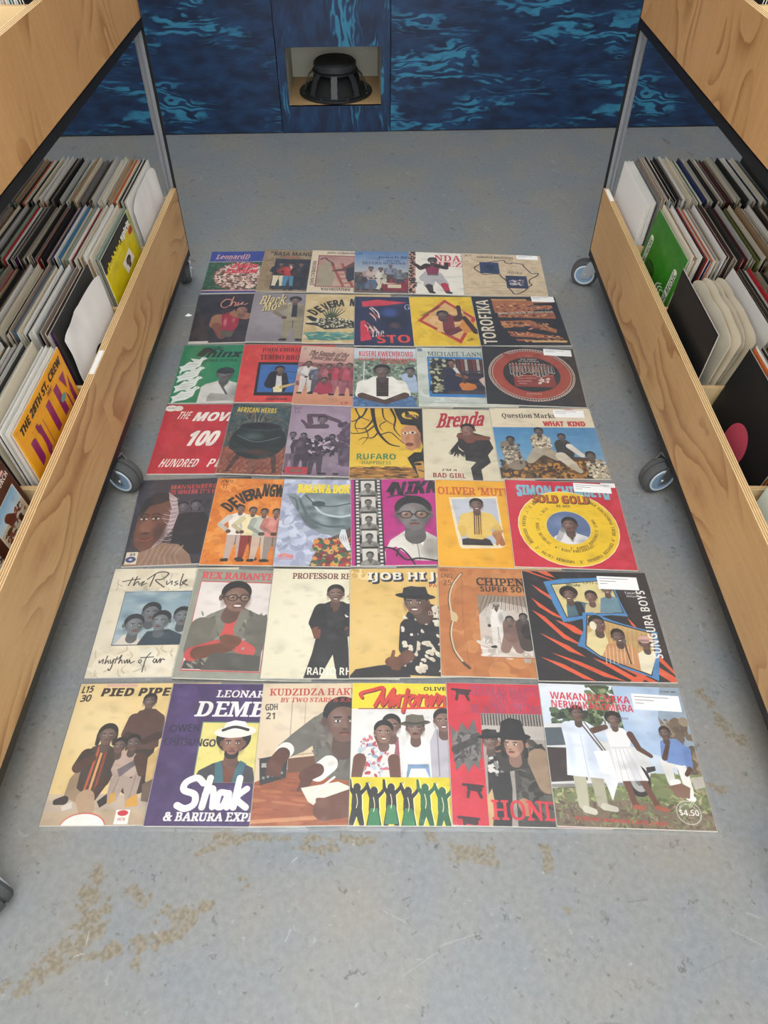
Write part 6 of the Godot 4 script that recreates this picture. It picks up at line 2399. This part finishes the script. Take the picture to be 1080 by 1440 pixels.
func build_room():
	# floor in zones that share one continuous paint pattern
	var near := tex_mat(floor_image(1400, 1000, -1.4, -1.6, 1.4, 0.4, 5200), 0.5, false)
	var far := tex_mat(floor_image(900, 900, -1.4, -4.8, 1.4, -1.6, 2600), 0.5, false)
	var rest := tex_mat(floor_image(256, 256, 2.0, -4.8, 4.8, -1.6, 200), 0.5)
	var fm := ArrayMesh.new()
	for z in [[near, -1.4, -1.6, 1.4, 0.4], [far, -1.4, -4.8, 1.4, -1.6], [rest, -3.4, -4.8, -1.4, 0.4], [rest, 1.4, -4.8, 3.4, 0.4], [rest, -3.4, 0.4, 3.4, 2.6]]:
		var st := new_st()
		quad(st, Vector3(z[1], 0, z[2]), Vector3(z[3], 0, z[2]), Vector3(z[3], 0, z[4]), Vector3(z[1], 0, z[4]), Vector3.UP)
		st.set_material(z[0])
		st.commit(fm)
	var sl := new_st()
	box_to(sl, Vector3(-3.4, -0.15, -4.8), Vector3(3.4, -0.001, 2.6), [2])
	sl.set_material(M.white)
	sl.commit(fm)
	structure(part("floor", fm, null, self), "grey painted concrete floor with worn patches")
	# back wall: blue-stained plywood on a frame, with a niche cut into the middle panel
	var wb := Node3D.new()
	wb.name = "wall_back"
	wb.position = Vector3(0, 0, -4.083)
	wb.rotation.y = 0.0414
	add_child(wb)
	structure(wb, "blue-stained plywood wall")
	part("backing", box(Vector3(-3.6, 0, -0.62), Vector3(3.6, 3.1, -0.56)), M.white, wb)
	panel(wb, -2.96, -0.524, 0.006, 2.44, M.blue_side, false)
	panel(wb, -0.520, 0.030, 0.002, 2.44, M.blue_mid, true, Rect2(-0.478, 0.128, 0.463, 0.262))
	panel(wb, 0.034, 2.47, 0.006, 2.44, M.blue_side, false)
	panel(wb, 2.474, 3.6, 0.006, 2.44, M.blue_side, false)
	panel(wb, -3.6, -2.964, 0.006, 2.44, M.blue_side, false)
	part("header", box(Vector3(-3.6, 2.444, -0.06), Vector3(3.6, 3.1, -0.02)), M.white, wb)
	part("frame_batten", box(Vector3(-3.6, 0.0, -0.04), Vector3(-0.6, 2.44, -0.02)), M.black, wb)
	part("frame_batten", box(Vector3(0.1, 0.0, -0.04), Vector3(3.6, 2.44, -0.02)), M.black, wb)
	part("frame_batten", box(Vector3(-0.6, 0.42, -0.04), Vector3(0.1, 2.44, -0.02)), M.black, wb)
	part("frame_batten", box(Vector3(-0.6, 0.0, -0.04), Vector3(0.1, 0.108, -0.02)), M.black, wb)
	var nx0 := -0.478
	var nx1 := -0.015
	part("niche_floor", box(Vector3(nx0 - 0.012, 0.110, -0.46), Vector3(nx1 + 0.012, 0.128, -0.001)), M.niche_wood, wb)
	part("niche_top", box(Vector3(nx0 - 0.012, 0.390, -0.46), Vector3(nx1 + 0.012, 0.402, -0.019)), M.niche, wb)
	part("niche_side", box(Vector3(nx0 - 0.012, 0.128, -0.46), Vector3(nx0, 0.390, -0.019)), M.niche, wb)
	part("niche_side", box(Vector3(nx1, 0.128, -0.46), Vector3(nx1 + 0.012, 0.390, -0.019)), M.niche, wb)
	part("niche_back", box(Vector3(nx0, 0.128, -0.46), Vector3(nx1, 0.390, -0.448)), M.niche, wb)
	# side walls, ceiling and the shop front with its wide doorway, all outside the picture
	structure(part("wall_left", box(Vector3(-3.5, 0, -4.8), Vector3(-3.4, 3.1, 2.6)), M.wall, self))
	structure(part("wall_right", box(Vector3(3.4, 0, -4.8), Vector3(3.5, 3.1, 2.6)), M.wall, self))
	# the ceiling has rooflights, open to an overcast sky: one over the near end of the aisle, two behind the racks
	var roof := Node3D.new()
	roof.name = "ceiling"
	add_child(roof)
	structure(roof)
	var xs := [-3.5, -2.5, -1.6, -0.85, 0.85, 1.6, 2.5, 3.5]
	var zs := [-4.8, -4.1, -2.3, -1.45, 1.6, 2.7]
	for i in 7:
		for k in 5:
			if (i == 3 and k == 3) or (i in [1, 5] and k == 1):
				continue
			part("ceiling_panel", box(Vector3(xs[i], 3.1, zs[k]), Vector3(xs[i + 1], 3.2, zs[k + 1])), M.wall, roof)
	for z in [-0.45, 0.55]:
		part("rooflight_bar", box(Vector3(-0.85, 3.12, z - 0.02), Vector3(0.85, 3.2, z + 0.02)), M.white, roof)
	var front := Node3D.new()
	front.name = "wall_front"
	add_child(front)
	structure(front)
	part("pier", box(Vector3(-3.4, 0, 2.6), Vector3(-2.7, 3.1, 2.7)), M.wall, front)
	part("pier", box(Vector3(2.7, 0, 2.6), Vector3(3.4, 3.1, 2.7)), M.wall, front)
	part("sill_wall", box(Vector3(-2.7, 0.0, 2.6), Vector3(2.7, 1.2, 2.7)), M.wall, front)
	part("lintel", box(Vector3(-2.7, 2.75, 2.6), Vector3(2.7, 3.1, 2.7)), M.wall, front)
	structure(part("pavement", box(Vector3(-14, -0.15, 2.7), Vector3(14, -0.02, 20)), M.pave, self))

func _ready():
	# camera
	var cam := Camera3D.new()
	cam.name = "camera"
	cam.position = Vector3(0, 1.4924, 0)
	cam.rotation = Vector3(-deg_to_rad(47.113), 0, 0)
	cam.fov = rad_to_deg(2.0 * atan(720.0 / 1047.8))
	cam.current = true
	add_child(cam)
	# sky and exposure
	var we := WorldEnvironment.new()
	we.name = "environment"
	var env := Environment.new()
	var sky := Sky.new()
	var sm := ProceduralSkyMaterial.new()
	sm.sky_top_color = Color("d4d7da")
	sm.sky_horizon_color = Color("dee5ea")
	sm.ground_horizon_color = Color("d8d8d4")
	sm.ground_bottom_color = Color("9a9a96")
	sm.sky_energy_multiplier = 3.0
	sm.ground_energy_multiplier = 1.4
	sky.sky_material = sm
	env.sky = sky
	env.background_mode = Environment.BG_SKY
	env.ambient_light_source = Environment.AMBIENT_SOURCE_DISABLED
	env.tonemap_mode = Environment.TONE_MAPPER_LINEAR
	env.tonemap_exposure = 0.8
	env.sdfgi_enabled = true
	env.ssao_enabled = true
	env.ssil_enabled = true
	we.environment = env
	add_child(we)
	M.white = mat("e8e6e0", 0.7)

	make_materials()
	M.wall = mat("b4b0a8", 0.8)
	M.pave = mat("a9a8a3", 0.85)
	M.niche = mat("c3c0b0", 0.6)
	M.niche_wood = mat("c4a273", 0.6)
	M.woofer = mat("1e1f21", 0.5)
	M.woofer_cone = mat("141415", 0.75)
	M.woofer_spoke = mat("34373a", 0.45)
	M.screw_mesh = finish(lathe([[0.0, 0.0], [0.004, 0.0], [0.004, 0.002], [0.0, 0.003]], 10))
	build_room()
	make_woofer(Vector3(-0.252, 0.1285, -4.275))

	# racks: aisle faces at x = -0.72 and x = 0.76
	make_rack(-0.72, -1.0, "pale plywood record rack on casters along the left of the aisle", [-1.29, 2.78, 2.7])
	make_rack(0.76, 1.0, "pale plywood record rack on casters along the right of the aisle", [-0.3, 0.3, 0.3])
	fill_racks()
	lay_out_sleeves()
	var scrap := paper_scrap()
	tag(scrap, "tiny white paper scrap on the floor beside the dark sleeve", "paper scrap")

func paper_scrap() -> MeshInstance3D:
	var st := new_st()
	st.set_smooth_group(-1)
	var p := [Vector3(-0.013, 0.0005, 0.002), Vector3(0.0, 0.006, -0.006), Vector3(0.014, 0.0005, -0.002), Vector3(0.002, 0.0005, 0.006)]
	quad(st, p[0], p[1], p[2], p[3], Vector3.UP, [Vector2(0, 0), Vector2(1, 0), Vector2(1, 1), Vector2(0, 1)], false)
	quad(st, p[0] - Vector3(0, 0.0004, 0), p[1] - Vector3(0, 0.0004, 0), p[2] - Vector3(0, 0.0004, 0), p[3] - Vector3(0, 0.0004, 0), Vector3.DOWN, [Vector2(0, 0), Vector2(1, 0), Vector2(1, 1), Vector2(0, 1)], false)
	var o := part("paper_scrap", finish(st), M.paper, self, Vector3(-0.708, 0, -2.355))
	return o

func fill_racks():
	rest_st = new_st()
	var L := -0.72
	var R := 0.76
	# left rack, front records
	var wm = M.paper
	front_record(L, -1.0, 0, 0.030, 0.075, paper_shape(3, 0.006, 0.03), wm, "plain white paper sleeve at the front of the left rack's farthest bin", 0.0, 0.004)
	front_record(L, -1.0, 1, 0.026, 0.10, rec_shape(0.0052), tex_mat(rack_cover("yellow"), 0.4, false), "yellow and black printed record sleeve at the front of a left bin", 0.004)
	var ws := front_record(L, -1.0, 2, 0.028, 0.09, paper_shape(8, 0.007, 0.015), wm, "white paper sleeve at the front of the left rack's middle bin", 0.0, 0.002)
	front_record(L, -1.0, 3, 0.026, 0.09, rec_shape(0.0052), tex_mat(rack_cover("orange"), 0.4, false), "orange and purple printed record sleeve at the front of a left bin", 0.0)
	front_record(L, -1.0, 4, 0.028, 0.16, rec_shape(0.0052), tex_mat(rack_cover("brown"), 0.45, false), "brown printed record sleeve with small paintings in a left bin", 0.0)
	part("centre_hole", turned(finish(lathe([[0.0, 0.0], [0.050, 0.0], [0.050, 0.0006], [0.0, 0.0006]], 40)), Transform3D(Basis(Vector3.BACK, -PI / 2), Vector3.ZERO)), M.black, ws, Vector3(0.0042, 0.136, 0.02))
	fill_bin(L, -1.0, 0, 0.041, 0.56, 0.085, 0.16, 20, 101, {0: 1, 3: 12, 5: 15, 7: 17, 9: 13, 48: 10})
	fill_bin(L, -1.0, 1, 0.034, 0.58, 0.105, 0.18, 42, 102, {0: 18, 14: 10, 20: 12, 21: 12, 24: 11, 30: 10})
	fill_bin(L, -1.0, 2, 0.042, 0.46, 0.10, 0.16, 48, 103, {0: 4, 1: 16, 2: 16, 12: 1, 22: 0, 34: 10, 40: 13, 44: 10})
	fill_bin(L, -1.0, 3, 0.034, 0.30, 0.095, 0.15, 36, 104, {0: 1, 1: 1, 2: 2, 9: 2, 20: 10, 24: 17})
	fill_bin(L, -1.0, 4, 0.037, 0.17, 0.165, 0.2, 14, 105, {3: 10})
	# right rack
	for k in 7:
		front_record(R, 1.0, 0, 0.027 + 0.0042 * k, 0.06, rec_shape(0.0034), wm, "plain white record sleeve, %s from the aisle in the right rack's farthest bin" % ordinal(k + 1), 0.002 * (k % 3), 0.0, 0.0)
	front_record(R, 1.0, 1, 0.034, 0.13, rec_shape(0.0052), tex_mat(rack_cover("green"), 0.4, false), "bright green printed record sleeve at the front of a right bin", 0.0)
	var bl := front_record(R, 1.0, 2, 0.028, 0.06, rec_shape(0.0048), M.black, "plain black record sleeve leaning at the front of a right bin", 0.0)
	for k in 4:
		front_record(R, 1.0, 2, 0.044 + 0.007 * k, [0.15, 0.185, 0.23, 0.26][k], paper_shape(20, 0.011, [0.03, 0.02, 0.035, 0.02][k]), M.cream_paper, "crumpled cream paper sleeve, %s behind the black one on the right" % ordinal(k + 1), [0.0, 0.008, -0.004, 0.006][k], [0.0, 0.008, 0.004, 0.012][k])
	var bk := front_record(R, 1.0, 3, 0.046, 0.20, rec_shape(0.0052), M.black, "black record sleeve with a round pink label in a right bin", 0.0)
	var disc := finish(lathe([[0.0, 0.0], [0.052, 0.0], [0.052, 0.0006], [0.0, 0.0006]], 40))
	part("round_label", turned(disc, Transform3D(Basis(Vector3.BACK, PI / 2), Vector3.ZERO)), M.pink, bk, Vector3(-0.0028, 0.150, 0.004))
	front_record(R, 1.0, 4, 0.034, 0.14, rec_shape(0.0048), mat("d3dacb", 0.6), "pale green record sleeve at the front of the right rack's nearest bin", 0.0)
	fill_bin(R, 1.0, 0, 0.060, 0.64, 0.07, 0.16, 20, 201, {0: 3, 2: 8, 22: 14, 25: 11})
	fill_bin(R, 1.0, 1, 0.042, 0.62, 0.135, 0.19, 42, 202, {0: 0, 1: 0, 24: 10, 25: 10, 31: 14})
	fill_bin(R, 1.0, 2, 0.088, 0.50, 0.29, 0.25, 46, 203, {0: 1, 1: 1, 2: 0, 5: 0, 9: 10, 10: 10, 18: 15})
	fill_bin(R, 1.0, 3, 0.055, 0.33, 0.205, 0.22, 34, 204, {0: 17, 1: 1})
	fill_bin(R, 1.0, 4, 0.042, 0.20, 0.145, 0.17, 12, 205)
	var rm := mat("ffffff", 0.6)
	rm.vertex_color_use_as_albedo = true
	var st := part("packed_records", rest_st.commit(), rm, self)
	st.set_meta("kind", "stuff")
	tag(st, "tightly packed older record sleeves at the back of the rack bins", "records")
	# a few records in the upper trays, seen at the very top of the picture
	for s in [-1.0, 1.0]:
		for k in 9:
			var o := MeshInstance3D.new()
			o.name = numbered("tray_record")
			o.mesh = rec_shape(0.0052)
			var face := L if s < 0 else R
			o.transform = Transform3D(Basis(Vector3.BACK, -s * 0.12), Vector3(face + s * (0.034 + 0.0062 * k), 0.886, -2.050))
			o.set_surface_override_material(0, tone_mat([5, 5, 4, 1, 13, 13, 1, 7, 2][k]))
			o.set_surface_override_material(1, M.card)
			add_child(o)
			tag(o, "%s record sleeve, %s from the aisle in the %s rack's upper tray" % [TONES[[5, 5, 4, 1, 13, 13, 1, 7, 2][k]][0], ordinal(k + 1), "left" if s < 0 else "right"], "record", "records in the upper trays")
	# paper tags stuck on the top edges of the boards
	for q in [[L - 0.009, -1.565, 0.10, -1.0], [R + 0.009, -2.52, 0.09, 1.0]]:
		var o := part("shelf_tag", box(Vector3(-0.006, 0, -q[2] / 2), Vector3(0.006, 0.0006, q[2] / 2)), M.label_white, self, Vector3(q[0], 0.3662, q[1]))
		tag(o, "white paper price strip on the %s rack's board edge" % ("left" if q[3] < 0 else "right"), "price tag", "")
